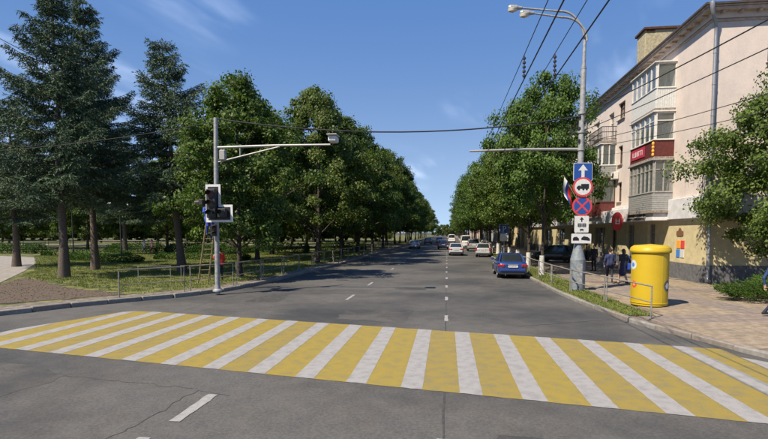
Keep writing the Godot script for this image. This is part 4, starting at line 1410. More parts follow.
func signs() -> void:
	var s := road_sign("road_sign", "square blue one-way sign with white upright arrow, topmost on the lamp post", 5.27)
	plate(s, "panel", rect(0.8, 0.78, 0.05), 0.0, 0.025, M.sign_white)
	plate(s, "face", rect(0.76, 0.74, 0.04), 0.015, 0.006, M.sign_blue)
	plate(s, "arrow", PackedVector2Array([Vector2(-0.065, -0.3), Vector2(0.065, -0.3), Vector2(0.065, 0.06), Vector2(0.2, 0.06), Vector2(0, 0.32), Vector2(-0.2, 0.06), Vector2(-0.065, 0.06)]), 0.021, 0.006, M.sign_white)
	s = road_sign("road_sign", "round white no-lorries sign with red rim and black lorry", 4.62)
	s.position.z += 0.05
	plate(s, "rim", disc(0.42), 0.0, 0.025, M.sign_ring)
	plate(s, "face", disc(0.345), 0.015, 0.006, M.sign_white)
	plate(s, "lorry", PackedVector2Array([Vector2(-0.26, -0.08), Vector2(0.25, -0.08), Vector2(0.25, 0.13), Vector2(-0.08, 0.13), Vector2(-0.08, -0.02), Vector2(-0.1, 0.06), Vector2(-0.19, 0.06), Vector2(-0.26, -0.0)]), 0.021, 0.006, M.black)
	var b := MB.new()
	for x in [-0.17, 0.02, 0.16]: b.prism(disc(0.045, 12), 0.006, at3(x, -0.1, 0.0215))
	put("lorry_wheel", b.mesh(M.black), s)
	s = road_sign("road_sign", "round blue no-stopping sign with red rim and crossed red bars", 3.8)
	plate(s, "rim", disc(0.42), 0.0, 0.025, M.sign_ring)
	plate(s, "face", disc(0.345), 0.015, 0.006, M.sign_blue)
	plate(s, "bar", rect(0.7, 0.075), 0.021, 0.006, M.sign_ring, Vector2.ZERO, PI / 4)
	plate(s, "bar", rect(0.7, 0.075), 0.023, 0.006, M.sign_ring, Vector2.ZERO, -PI / 4)
	s = road_sign("road_sign", "small upright white plate with an arrow and figures under the no-stopping sign", 3.02)
	plate(s, "panel", rect(0.6, 0.72, 0.04), 0.0, 0.02, M.sign_white)
	plate(s, "arrow", PackedVector2Array([Vector2(-0.025, 0.1), Vector2(0.025, 0.1), Vector2(0.025, 0.2), Vector2(0.09, 0.2), Vector2(0, 0.31), Vector2(-0.09, 0.2), Vector2(-0.025, 0.2)]), 0.012, 0.006, M.black)
	put("figures", letters(41, 2, 0.15, 0.19, 0.03, at3(-0.15, -0.04, 0.012)).mesh(M.black), s)
	put("figures", letters(42, 1, 0.1, 0.16, 0.025, at3(-0.05, -0.25, 0.012)).mesh(M.black), s)
	s = road_sign("road_sign", "low wide white plate with tow truck picture, lowest on the lamp post", 2.4)
	plate(s, "panel", rect(0.84, 0.42, 0.03), 0.0, 0.02, M.sign_white)
	plate(s, "tow_truck", PackedVector2Array([Vector2(-0.36, -0.09), Vector2(-0.1, -0.09), Vector2(-0.1, 0.0), Vector2(-0.2, 0.08), Vector2(-0.32, 0.06), Vector2(-0.36, 0.0)]), 0.013, 0.006, M.black)
	plate(s, "towed_car", PackedVector2Array([Vector2(0.0, -0.06), Vector2(0.36, -0.1), Vector2(0.36, 0.0), Vector2(0.26, 0.07), Vector2(0.1, 0.1), Vector2(0.0, 0.02)]), 0.013, 0.006, M.black)
	# flag on a short staff tied to the lamp post
	var f := thing("flag", "white, blue and red flag on a slanted staff fixed to the lamp post", "flag", Vector3(5.62, 4.4, -22.3), 0.2)
	var mb := MB.new(); mb.bar(Vector3(0.05, -0.35, 0), Vector3(-0.62, 0.75, 0), 0.014, 6)
	put("staff", mb.mesh(M.wood), f)
	rng.seed = 77
	for k in 3:
		mb = MB.new()
		for j in 10:
			var q := []
			for e in [[0, 0], [1, 0], [1, 1], [0, 1]]:
				var a: float = (k + e[0]) * 0.17
				var l: float = (j + e[1]) * 0.085
				var st := Vector3(-0.58, 0.68, 0).lerp(Vector3(-0.2, 0.06, 0), a / 0.55)
				q.append(st + Vector3(-0.05 * sin(l * 5.0), -l, 0.06 * sin(l * 7.0 + a * 9.0)))
			mb.quad(q[0], q[1], q[2], q[3], Vector3(0, 0, 1))
			mb.quad(q[0] - Vector3(0, 0, 0.006), q[1] - Vector3(0, 0, 0.006), q[2] - Vector3(0, 0, 0.006), q[3] - Vector3(0, 0, 0.006), Vector3(0, 0, -1))
		put("stripe", mb.mesh([M.sign_white, M.sign_blue, M.sign_red][k]), f)
	# parking sign down the street
	var ps := thing("parking_sign", "blue parking sign with white letter above a white plate on a post", "road sign", Vector3(4.98, 0.12, -43.6))
	mb = MB.new(); mb.bar(Vector3(0, -0.1, -0.05), Vector3(0, 3.3, -0.05), 0.035)
	put("post", mb.mesh(M.galv), ps)
	plate(ps, "panel", rect(0.86, 0.8, 0.05), 0.0, 0.025, M.sign_white, Vector2(0, 2.85))
	plate(ps, "face", rect(0.82, 0.76, 0.04), 0.015, 0.006, M.sign_blue, Vector2(0, 2.85))
	plate(ps, "plate", rect(0.7, 0.62, 0.03), 0.0, 0.02, M.sign_white, Vector2(0, 2.1))
	var tm := TextMesh.new()
	var sf := SystemFont.new(); sf.font_names = PackedStringArray(["Droid Sans"])
	tm.text = "P"; tm.font = sf; tm.font_size = 64; tm.pixel_size = 0.0105; tm.depth = 0.01
	tm.material = M.sign_white
	var l := put("letter", tm, ps)
	l.position = Vector3(0, 2.85, 0.022)

func signal_head(parent: Node, org: Vector3, turn: float, lenses: Array, across := false, size := 0.3) -> void:
	var b := Basis(Vector3.UP, turn)
	var mb := MB.new()
	var n := lenses.size()
	mb.cbox(org, Vector3(size * (n if across else 1), size * (1 if across else n), 0.2), 0.03, b)
	var o := put("signal_head", mb.mesh(M.black_plastic), parent)
	for k in n:
		var off: float = ((n - 1) * 0.5 - k) * size
		var c := org + b * (Vector3(-off, 0, 0.1) if across else Vector3(0, off, 0.1))
		mb = MB.new(); mb.lathe([[0.0, 0.02], [size * 0.36, 0.005]], 18, Transform3D(b * Basis(Vector3.RIGHT, PI / 2), c))
		put("lens", mb.mesh(lenses[k]), o)
		mb = MB.new()
		var pts := []
		for j in 9:
			var a := PI * (j / 8.0) * 1.1 - PI * 0.05
			pts.append(c + b * Vector3(cos(a) * size * 0.4, sin(a) * size * 0.4, 0.0))
		for j in 8:
			mb.quad(pts[j], pts[j + 1], pts[j + 1] + b * Vector3(0, -0.02, 0.2), pts[j] + b * Vector3(0, -0.02, 0.2), (pts[j] - c))
			mb.quad(pts[j] + (c - pts[j]) * 0.06, pts[j + 1] + (c - pts[j + 1]) * 0.06, pts[j + 1] + b * Vector3(0, -0.03, 0.2), pts[j] + b * Vector3(0, -0.03, 0.2), (c - pts[j]))
		put("hood", mb.mesh(M.black_plastic), o)

func traffic_light() -> void:
	var t := thing("traffic_light", "grey traffic light mast with long arm and white-edged black signal head", "traffic light", Vector3(-9.72, 0.15, -19.6))
	var mb := MB.new()
	mb.tube([Vector3(0, -0.1, 0), Vector3(0.02, 3.5, 0), Vector3(0.08, 7.3, 0)], [0.105, 0.1, 0.09], 14)
	put("mast", mb.mesh(M.pole_grey), t)
	mb = MB.new(); mb.lathe([[0.2, 0.0], [0.2, 0.05], [0.13, 0.12], [0.11, 0.3]], 14)
	put("foot", mb.mesh(M.pole_grey), t)
	mb = MB.new()
	mb.tube([Vector3(0.06, 6.07, 0), Vector3(2.6, 6.1, 0), Vector3(4.98, 6.08, 0)], [0.055, 0.05, 0.042], 10)
	var arm := put("arm", mb.mesh(M.galv), t)
	mb = MB.new(); mb.bar(Vector3(0.06, 5.45, 0), Vector3(2.85, 6.05, 0), 0.032)
	put("brace", mb.mesh(M.galv), arm)
	mb = MB.new(); mb.bar(Vector3(1.12, 5.68, 0), Vector3(1.12, 6.07, 0), 0.028)
	put("strut", mb.mesh(M.galv), arm)
	mb = MB.new(); mb.cbox(Vector3(5.12, 6.28, 0.05), Vector3(0.34, 0.24, 0.5), 0.04)
	mb.cbox(Vector3(5.12, 6.43, 0.1), Vector3(0.42, 0.03, 0.62), 0.01)
	var cam := put("traffic_camera", mb.mesh(M.white_metal), t)
	mb = MB.new(); mb.lathe([[0.0, 0.02], [0.08, 0.02], [0.09, -0.1]], 14, Transform3D(Basis(Vector3.RIGHT, PI / 2), Vector3(5.12, 6.27, 0.3)))
	put("camera_lens", mb.mesh(M.glass), cam)
	mb = MB.new(); mb.cbox(Vector3(0.36, 5.75, 0.0), Vector3(0.26, 0.42, 0.2), 0.03); mb.bar(Vector3(0.3, 5.9, 0), Vector3(0.3, 6.07, 0), 0.03)
	put("control_box", mb.mesh(M.galv), t)
	# white-edged back plate shaped like an L
	var L := PackedVector2Array([Vector2(-0.36, -0.78), Vector2(0.82, -0.78), Vector2(0.82, -0.05), Vector2(0.3, -0.05), Vector2(0.3, 0.8), Vector2(-0.36, 0.8)])
	var K := PackedVector2Array([Vector2(-0.255, -0.68), Vector2(0.72, -0.68), Vector2(0.72, -0.15), Vector2(0.2, -0.15), Vector2(0.2, 0.7), Vector2(-0.255, 0.7)])
	mb = MB.new(); mb.prism(L, 0.02, at3(0.02, 3.72, 0.2))
	var bp := put("back_plate", mb.mesh(M.white_metal), t)
	mb = MB.new(); mb.prism(K, 0.01, at3(0.02, 3.72, 0.217))
	put("back_plate_centre", mb.mesh(M.black), bp)
	signal_head(t, Vector3(-0.01, 3.72, 0.34), 0.0, [M.lens_red, M.lens_amber, M.lens_green], false, 0.4)
	signal_head(t, Vector3(0.45, 3.32, 0.34), 0.0, [M.lens_green], false, 0.38)
	signal_head(t, Vector3(-0.55, 3.78, 0.0), -PI / 2, [M.lens_red, M.lens_green], true, 0.26)
	mb = MB.new(); mb.bar(Vector3(0, 3.8, 0), Vector3(-0.5, 3.8, 0), 0.03); mb.bar(Vector3(0, 4.3, 0), Vector3(0.02, 4.3, 0.2), 0.03); mb.bar(Vector3(0, 3.2, 0), Vector3(0.02, 3.2, 0.2), 0.03)
	put("bracket", mb.mesh(M.black_plastic), t)
	signal_head(t, Vector3(0.0, 2.6, 0.24), 0.5, [M.lens_red, M.lens_green], false, 0.24)

func ladder() -> void:
	var t := thing("ladder", "light wooden ladder leaning on the traffic light mast", "ladder", Vector3.ZERO)
	var b := Vector3(-11.9, 0.15, -22.5)
	var e := Vector3(-9.95, 4.35, -19.95)
	var d := (e - b).normalized()
	var s := d.cross(Vector3(0.6, 0, 0.8)).cross(d).normalized()
	s = Vector3(0.78, 0, -0.6)
	s = (s - d * s.dot(d)).normalized()
	var L := b.distance_to(e)
	for k in [-1.0, 1.0]:
		var mb := MB.new(); mb.tube([b + s * 0.24 * k, e + s * 0.17 * k], [0.032, 0.028], 6)
		put("stile", mb.mesh(M.wood), t)
	for k in int(L / 0.32):
		var p := b + d * (0.25 + k * 0.32)
		var w := lerpf(0.24, 0.17, k * 0.32 / L)
		var mb := MB.new(); mb.bar(p - s * w, p + s * w, 0.017, 6)
		put("rung", mb.mesh(M.wood), t)

func yellow_barrel() -> void:
	var t := thing("advertising_barrel", "large bright yellow barrel-shaped stand on the paved corner", "barrel", Vector3(7.05, 0.124, -18.0))
	var mb := MB.new()
	mb.lathe([[0.52, 0.0], [0.575, 0.03], [0.585, 0.3], [0.585, 1.82]], 48)
	put("drum", mb.mesh(M.barrel), t)
	mb = MB.new()
	mb.lathe([[0.57, 1.83], [0.63, 1.84], [0.65, 1.88], [0.65, 1.93], [0.62, 2.02], [0.52, 2.09], [0.0, 2.14]], 48)
	put("lid", mb.mesh(M.barrel), t)
	for a in [0.35, 2.4, 4.5]:
		mb = MB.new(); mb.box(Vector3(sin(a), 0, cos(a)) * 0.586 + Vector3(0, 0.95, 0), Vector3(0.05, 1.72, 0.006), Basis(Vector3.UP, a))
		put("seam_strip", mb.mesh(M.barrel), t)
	mb = MB.new(); mb.lathe([[0.586, 0.1], [0.597, 0.105], [0.597, 0.13], [0.586, 0.135]], 48)
	put("hoop", mb.mesh(M.barrel), t)
	for q in [[-1.42, 1.42, 0.17, M.sign_white, M.poster_blue, 0.075], [0.78, 0.72, 0.19, M.plinth, M.sign_white, 0.11], [-1.3, 0.75, 0.12, M.poster_red, M.poster_orange, 0.06]]:
		var a: float = q[0]
		var nrm := Vector3(sin(a), 0, cos(a))
		var xf := Transform3D(Basis(Vector3.UP, a), nrm * 0.592 + Vector3(0, q[1], 0))
		# curved sticker
		for r in [[q[2], 0.0, q[3]], [q[5], 0.004, q[4]]]:
			mb = MB.new()
			var pr := []
			for k in 25:
				var an := TAU * k / 24.0
				var x: float = cos(an) * r[0]
				pr.append(Vector3(x, sin(an) * r[0], (sqrt(0.585 * 0.585 - x * x) - 0.592 + 0.005 + r[1])))
			for k in 24:
				mb.quad(xf * Vector3(0, 0, -0.007 + 0.008 + r[1]), xf * pr[k], xf * pr[k + 1], xf * Vector3(0, 0, -0.002 + r[1]), nrm)
			put("sticker", mb.mesh(r[2]), t)

func park_lamp(at: Vector3, h: float, label: String, turn := 0.0) -> void:
	var t := thing("park_lamp", label, "lamp", at, turn, "white globe lamps in the park")
	var mb := MB.new()
	mb.tube([Vector3(0, 0, 0), Vector3(0, 0.8, 0), Vector3(0, 0.9, 0), Vector3(0, h - 0.4, 0)], [0.11, 0.1, 0.06, 0.045], 8)
	put("post", mb.mesh(M.black_plastic), t)
	for s in [-1.0, 1.0]:
		mb = MB.new(); mb.tube([Vector3(0, h - 0.5, 0), Vector3(0.5 * s, h - 0.42, 0), Vector3(0.9 * s, h - 0.2, 0)], [0.035, 0.03, 0.03], 6)
		var a := put("arm", mb.mesh(M.black_plastic), t)
		mb = MB.new()
		var pr := []
		for k in 11: pr.append([sin(PI * k / 10.0) * 0.25, -cos(PI * k / 10.0) * 0.25])
		mb.lathe(pr, 16, at3(0.9 * s, h + 0.1, 0))
		put("globe", mb.mesh(M.globe), a)

# ------------------------------------------------------------------ ground
var KL := []
var KR := []

func ragged(a: Vector2, b: Vector2, n: int, j: float) -> Array:
	var out := []
	var t := (b - a).normalized()
	var s := Vector2(-t.y, t.x)
	for k in n:
		out.append(a.lerp(b, float(k) / n) + (s * rng.randfn() * j if k > 0 else Vector2.ZERO))
	return out

func ribbon(mb: MB, pts: Array, w: float, y: float) -> void:
	for k in pts.size() - 1:
		var a: Vector2 = pts[k]
		var b: Vector2 = pts[k + 1]
		var t := (b - a).normalized()
		var s := Vector2(-t.y, t.x) * w * rng.randf_range(0.35, 0.7)
		var e := t * w * 0.3
		mb.quad(Vector3(a.x - s.x - e.x, y, a.y - s.y - e.y), Vector3(b.x - s.x + e.x, y, b.y - s.y + e.y), Vector3(b.x + s.x + e.x, y, b.y + s.y + e.y), Vector3(a.x + s.x - e.x, y, a.y + s.y - e.y), Vector3.UP)

func wander(a: Vector2, b: Vector2, n: int, j: float) -> Array:
	var out := []
	for k in n + 1:
		var p := a.lerp(b, float(k) / n)
		if k > 0 and k < n: p += Vector2(rng.randfn(), rng.randfn()) * j
		out.append(p)
	return out

func make_ground() -> void:
	KL = smooth([Vector2(-70, -4), Vector2(-30, -7.2), Vector2(-19, -9.4), Vector2(-15.6, -11.8), Vector2(-14.1, -13.8), Vector2(-13.2, -15.5), Vector2(-12.0, -17.1), Vector2(-10.5, -19.3), Vector2(-9.55, -22.5), Vector2(-9.1, -29.4), Vector2(-8.65, -43), Vector2(-8.5, -73), Vector2(-8.5, -200), Vector2(-8.5, -420)])
	KR = smooth([Vector2(60, -6), Vector2(20, -7.0), Vector2(11, -8.2), Vector2(8.0, -9.4), Vector2(6.9, -10.8), Vector2(6.3, -12.4), Vector2(5.75, -13.9), Vector2(5.4, -15.2), Vector2(5.1, -17.9), Vector2(4.92, -19.9), Vector2(4.78, -23), Vector2(4.74, -31), Vector2(4.72, -60), Vector2(4.72, -200), Vector2(4.72, -420)])
	var mb := MB.new()
	mb.planar = Vector2(9, 90)
	mb.sheet(PackedVector2Array([Vector2(-1500, 1500), Vector2(1500, 1500), Vector2(1500, -1500), Vector2(-1500, -1500)]), -0.03)
	struct("ground", mb.mesh(M.earth))
	mb = MB.new()
	mb.planar = Vector2(3.1, 41.0)
	mb.sheet(PackedVector2Array([Vector2(-75, 60), Vector2(65, 60), Vector2(65, -430), Vector2(-75, -430)]), 0.0)
	var road := struct("road", mb.mesh(M.asphalt))
	rng.seed = 55
	# cracks sealed with bitumen
	var lines := [[Vector2(-0.03, -3.0), Vector2(0.0, -40.0), 80, 0.006, 0.028], [Vector2(-4.5, -4.6), Vector2(-4.25, -6.2), 14, 0.03, 0.015], [Vector2(-4.25, -6.2), Vector2(-4.15, -7.6), 12, 0.03, 0.015], [Vector2(-4.15, -7.6), Vector2(-3.5, -7.4), 8, 0.02, 0.012],
		[Vector2(-9.5, -8.4), Vector2(-4.3, -7.7), 40, 0.03, 0.012], [Vector2(-8.0, -20.2), Vector2(4.4, -21.7), 50, 0.02, 0.03], [Vector2(-4.0, -28.6), Vector2(3.8, -28.0), 30, 0.03, 0.03], [Vector2(1.5, -3.8), Vector2(4.6, -7.0), 30, 0.04, 0.01], [Vector2(2.0, -14.0), Vector2(5.1, -15.6), 20, 0.03, 0.03]]
	for q in lines:
		mb = MB.new(); ribbon(mb, wander(q[0], q[1], q[2], q[3]), q[4], 0.004)
		put("sealed_crack", mb.mesh(M.tar), road)
	for q in [[Vector2(-7.7, -17.6), Vector2(-6.4, -17.9), Vector2(-6.7, -20.2), Vector2(-7.5, -20.0)], [Vector2(-2.4, -22.3), Vector2(-0.9, -22.4), Vector2(-1.0, -23.3), Vector2(-2.5, -23.2)], [Vector2(-9.8, -7.0), Vector2(-7.2, -6.6), Vector2(-7.0, -8.2), Vector2(-9.6, -9.0)], [Vector2(1.6, -24.5), Vector2(3.0, -24.4), Vector2(3.1, -27.4), Vector2(1.7, -27.5)], [Vector2(-3.4, -14.6), Vector2(-1.2, -14.2), Vector2(-1.1, -16.6), Vector2(-3.3, -16.9)], [Vector2(0.6, -4.2), Vector2(2.1, -4.0), Vector2(2.2, -6.2), Vector2(0.7, -6.4)]]:
		var pl := []
		for k in 4: pl.append_array(ragged(q[k], q[(k + 1) % 4], 7, 0.05))
		mb = MB.new(); mb.planar = Vector2(2.3, 17.0); mb.sheet(PackedVector2Array(pl), 0.003)
		put("repair_patch", mb.mesh(M.patch if q[0].x < -7.6 and q[0].y < -15 else M.patch_old), road)
	# manhole covers
	for p in [Vector2(-5.8, -26.5), Vector2(2.6, -34.0)]:
		mb = MB.new(); mb.lathe([[0.36, 0.0], [0.36, 0.008], [0.3, 0.01], [0.29, 0.006], [0.0, 0.008]], 24, at3(p.x, 0.004, p.y))
		put("manhole_cover", mb.mesh(M.tar), road)
	# lane dashes
	rng.seed = 56
	var dashes := []
	for z in [-4.0, -15.1, -19.6, -24.0, -28.4, -32.8, -37.2, -41.6, -46.0, -50.4, -54.8, -59.2, -63.6]: dashes.append([0.0, z, 0.11, 1.05])
	for z in [-4.05, -5.85, -6.95 - 0.4]: dashes.append([-3.82, z, 0.17, 0.95])
	dashes.pop_back()
	dashes[-1] = [-3.8, -6.85, 0.17, 1.15]
	dashes[-2] = [-3.88, -5.15, 0.17, 1.15]
	dashes.append([-0.03, -5.7, 0.16, 0.95])
	for z in [-19.5, -24.8, -30.0, -35.2, -40.4, -45.6, -50.8, -56.0]: dashes.append([-3.92, z, 0.12, 1.6])
	for q in dashes:
		var a := Vector2(q[0] - q[2] / 2, q[1] - q[3] / 2)
		var b := Vector2(q[0] + q[2] / 2, q[1] + q[3] / 2)
		var pl := ragged(a, Vector2(b.x, a.y), 2, 0.008) + ragged(Vector2(b.x, a.y), b, 8, 0.008) + ragged(b, Vector2(a.x, b.y), 2, 0.008) + ragged(Vector2(a.x, b.y), a, 8, 0.008)
		mb = MB.new(); mb.sheet(PackedVector2Array(pl), 0.008)
		put("lane_dash", mb.mesh(M.dash_paint), road)
	# zebra crossing with yellow between the white bars
	var zebra := Node3D.new(); zebra.name = "crosswalk"; add_child(zebra); zebra.set_meta("kind", "structure")
	rng.seed = 57
	for k in range(-13, 8):
		for w in 2:
			var x0: float = k + 0.23 + (0.0 if w == 0 else 0.365)
			var x1: float = k + 0.23 + (0.375 if w == 0 else 1.01)
			var q := []
			for e in [[x0, 0], [x0, 1], [x1, 1], [x1, 0]]:
				q.append(Vector2(e[0], (-8.05 + 0.177 * e[0]) if e[1] == 0 else (-13.12 + 0.2 * e[0])))
			if x1 < -11.95 or x0 > 7.1: continue
			for e in [1, 2]: # the crossing ends on a slant before the corner kerb
				q[e].y = maxf(q[e].y, -15.1 + maxf(0.0, -10.7 - q[e].x) * 3.0)
			if x0 > 5.6:
				q[1].y = maxf(q[1].y, -11.9 + (x0 - 5.6) * 1.2); q[2].y = maxf(q[2].y, -11.9 + (x1 - 5.6) * 1.2)
			if q[1].y > q[0].y - 0.4 or q[2].y > q[3].y - 0.4: continue
			var pl := ragged(q[0], q[1], 40, 0.003) + ragged(q[1], q[2], 4, 0.008) + ragged(q[2], q[3], 40, 0.003) + ragged(q[3], q[0], 4, 0.008)
			mb = MB.new(); mb.sheet(PackedVector2Array(pl), 0.0085 if w == 0 else 0.0055)
			put("white_bar" if w == 0 else "yellow_bar", mb.mesh(M.white_paint if w == 0 else [M.yellow_paint, M.yellow_paint_2][rng.randi() % 2]), zebra)
	# left verge
	kerb(KL, -1.0, 0.17, 0.19, -75.0, "kerb")
	kerb(KR, 1.0, 0.12, 0.17, -75.0, "kerb_right")
	var edge := offset(KL, -0.17)
	var poly := PackedVector2Array(edge)
	poly.append_array(PackedVector2Array([Vector2(-400, -420), Vector2(-400, -4)]))
	mb = MB.new(); mb.planar = Vector2(5, 50); mb.sheet(poly, 0.13)
	struct("lawn", mb.mesh(M.lawn))
	var inner := offset(KL, -1.35)
	var strip := PackedVector2Array()
	for k in edge.size():
		if edge[k].y > -110: strip.append(edge[k])
	for k in range(inner.size() - 1, -1, -1):
		if inner[k].y > -110: strip.append(inner[k] + Vector2(rng.randfn(), rng.randfn()) * 0.06)
	mb = MB.new(); mb.sheet(strip, 0.136)
	struct("pavement", mb.mesh(M.pavement))
	rng.seed = 58
	var soil := [Vector2(-34, -11), Vector2(-21.5, -20.6), Vector2(-23.2, -24.2), Vector2(-20.6, -22.6), Vector2(-18.0, -20.5), Vector2(-15.2, -19.2), Vector2(-13.6, -18.6), Vector2(-13.0, -18.3), Vector2(-13.9, -17.3), Vector2(-15.2, -15.8), Vector2(-16.6, -14.1), Vector2(-20.2, -11.7), Vector2(-30, -9.5)]
	var pl2 := []
	for k in soil.size(): pl2.append_array(ragged(soil[k], soil[(k + 1) % soil.size()], 8, 0.12))
	mb = MB.new(); mb.sheet(PackedVector2Array(pl2), 0.142)
	struct("soil", mb.mesh(M.soil))
	var lane := [Vector2(-80, -32), Vector2(-60, -22), Vector2(-34, -12), Vector2(-21.7, -20.9), Vector2(-27.3, -28.3), Vector2(-39.5, -43.2), Vector2(-48, -46.5), Vector2(-120, -52), Vector2(-120, -44)]
	mb = MB.new(); mb.sheet(PackedVector2Array(lane), 0.148)
	struct("path", mb.mesh(M.path))
	mb = MB.new(); mb.sheet(PackedVector2Array([Vector2(-160, -84), Vector2(-22, -92), Vector2(-22, -96), Vector2(-160, -91)]), 0.148)
	struct("far_path", mb.mesh(M.path))
	# clods on the bare soil
	var cl := MB.new(); cl.lathe([[0.0, -0.5], [0.42, -0.25], [0.5, 0.1], [0.28, 0.42], [0.0, 0.5]], 6)
	scatter("clod", cl.mesh(M.soil), soil, 2600, 0.142, 0.015, 0.065, 60, [])
	# grass blades over the lawn and along the right kerb
	var tuft := MB.new()
	rng.seed = 61
	for k in 9:
		var a := rng.randf() * TAU
		var d := Vector3(cos(a) * 0.5, 1.0, sin(a) * 0.5).normalized()
		tuft.col = Color(0.10, 0.14, 0.03).lerp(Color(0.28, 0.29, 0.09), rng.randf())
		tuft.leaf(Vector3(rng.randfn() * 0.05, 0, rng.randfn() * 0.05), d, d.cross(Vector3(cos(a * 3.0), 0.1, sin(a * 3.0))).normalized(), rng.randf_range(0.05, 0.11), 0.014)
	var tm := tuft.mesh(M.grass)
	var near := [Vector2(-12.6, -18.4), Vector2(-10.6, -21.2), Vector2(-9.9, -28), Vector2(-9.7, -62), Vector2(-34, -62), Vector2(-44, -47), Vector2(-27.6, -29.5), Vector2(-24, -24.6), Vector2(-20, -22.3), Vector2(-16, -19.9)]
	scatter("grass", tm, near, 42000, 0.13, 0.7, 1.4, 62, [])
	scatter_strip(tm, 4500)
	# right pavement
	var er := offset(KR, 0.15)
	var rp := PackedVector2Array(er)
	rp.append_array(PackedVector2Array([Vector2(62, -420), Vector2(62, -6.2)]))
	mb = MB.new(); mb.sheet(rp, 0.085)
	var plaza := struct("plaza", mb.mesh(M.joint))
	rng.seed = 63
	var slab := MB.new(); slab.cbox(Vector3(0, -0.02, 0), Vector3(0.585, 0.07, 0.585), 0.008)
	var sm := []
	for m in M.slab: sm.append(slab.mesh(m))
	var rest := MB.new()
	var built := 0
	var near_slabs := []
	var rot := Basis(Vector3.UP, 0.22)
	var rpoly := PackedVector2Array(offset(KR, 0.45))
	rpoly.append_array(PackedVector2Array([Vector2(62, -420), Vector2(62, -6.2)]))
	for i in range(-20, 60):
		for j in range(-20, 110):
			var p3 := rot * Vector3(i * 0.6, 0, -j * 0.6) + Vector3(6, 0, -8)
			var p := Vector2(p3.x, p3.z)
			if p.x > 26 or p.y < -62 or (p.x > 12.6 and p.y < -26.2): continue
			if not Geometry2D.is_point_in_polygon(p, rpoly): continue
			if p.y < -15.5 and p.x < grass_edge(p.y) + 0.45: continue
			near_slabs.append([p.distance_to(Vector2(3, 0)) if p.x < p.y * -0.66 + 1.0 else 999.0, p, i, j])
	near_slabs.sort_custom(func(a, b): return a[0] < b[0])
	for q in near_slabs:
		var band: bool = posmod(q[2], 9) < 2 or posmod(q[3], 11) < 2
		var tone := rng.randi_range(3, 4) if band else rng.randi_range(0, 2)
		var pos := Vector3(q[1].x, 0.1 + rng.randfn() * 0.002, q[1].y)
		if built < 290:
			var o := put("paving_slab", sm[tone], plaza)
			o.position = pos; o.rotation = Vector3(rng.randfn() * 0.003, 0.22, rng.randfn() * 0.003)
			built += 1
		else:
			rest.col = [Color(0.34, 0.268, 0.19), Color(0.36, 0.285, 0.205), Color(0.32, 0.255, 0.185), Color(0.295, 0.235, 0.195), Color(0.27, 0.222, 0.19)][tone]
			rest.box(pos + Vector3(0, -0.02, 0), Vector3(0.585, 0.07, 0.585), rot)
	var vm := mat(Color.WHITE, 0.9, 0, M.g1, 1.7)
	vm.vertex_color_use_as_albedo = true
	var far := put("paving_field", rest.mesh(vm), plaza)
	far.set_meta("kind", "stuff")
	mb = MB.new()
	var gs := PackedVector2Array()
	var fr := offset(KR, 0.16)
	var back := []
	for p in fr:
		if p.y < -15.6 and p.y > -120: gs.append(p); back.append(Vector2(grass_edge(p.y), p.y))
	back.reverse()
	gs.append_array(PackedVector2Array(back))
	mb.sheet(gs, 0.115)
	struct("grass_strip", mb.mesh(M.lawn))

func grass_edge(z: float) -> float:
	return 6.15 if z > -17.0 else lerpf(6.15, 6.0, clampf((-17.0 - z) / 6.0, 0, 1)) + (0.35 if z < -24 else 0.0)

func scatter(called: String, mesh: Mesh, poly: Array, n: int, y: float, s0: float, s1: float, sd: int, _avoid: Array) -> void:
	rng.seed = sd
	var pp := PackedVector2Array(poly)
	var lo := pp[0]
	var hi := pp[0]
	for p in pp:
		lo = lo.min(p); hi = hi.max(p)
	var xs: Array[Transform3D] = []
	var ns := fbm(sd, 0.12, 3)
	while xs.size() < n:
		var p := Vector2(rng.randf_range(lo.x, hi.x), rng.randf_range(lo.y, hi.y))
		if not Geometry2D.is_point_in_polygon(p, pp): continue
		if ns.get_noise_2d(p.x * 4.0, p.y * 4.0) < rng.randf_range(-0.7, 0.15): continue
		var s := rng.randf_range(s0, s1)
		xs.append(Transform3D(Basis(Vector3.UP, rng.randf() * TAU).scaled(Vector3(s, s * rng.randf_range(0.7, 1.2), s)), Vector3(p.x, y, p.y)))
	multi(called, mesh, xs)

func multi(called: String, mesh: Mesh, xs: Array) -> void:
	var mm := MultiMesh.new()
	mm.transform_format = MultiMesh.TRANSFORM_3D
	mm.mesh = mesh
	mm.instance_count = xs.size()
	for k in xs.size(): mm.set_instance_transform(k, xs[k])
	var o := MultiMeshInstance3D.new()
	o.multimesh = mm
	o.name = numbered(called); add_child(o)
	o.set_meta("kind", "stuff")
	o.set_meta("label", "bare brown clods on the soil beside the path" if called == "clod" else "short green grass blades growing over the verge")
	o.set_meta("category", "soil clods" if called == "clod" else "grass")

func scatter_strip(mesh: Mesh, n: int) -> void:
	rng.seed = 65
	var xs: Array[Transform3D] = []
	for k in n:
		var z := -15.7 - pow(rng.randf(), 1.4) * 40.0
		var x0 := 0.0
		for i in KR.size() - 1:
			if KR[i].y >= z and KR[i + 1].y < z: x0 = lerpf(KR[i].x, KR[i + 1].x, (KR[i].y - z) / (KR[i].y - KR[i + 1].y))
		var x := rng.randf_range(x0 + 0.2, grass_edge(z) + 0.05)
		var s := rng.randf_range(0.7, 1.5)
		xs.append(Transform3D(Basis(Vector3.UP, rng.randf() * TAU).scaled(Vector3(s, s, s)), Vector3(x, 0.11, z)))
	multi("grass", mesh, xs)

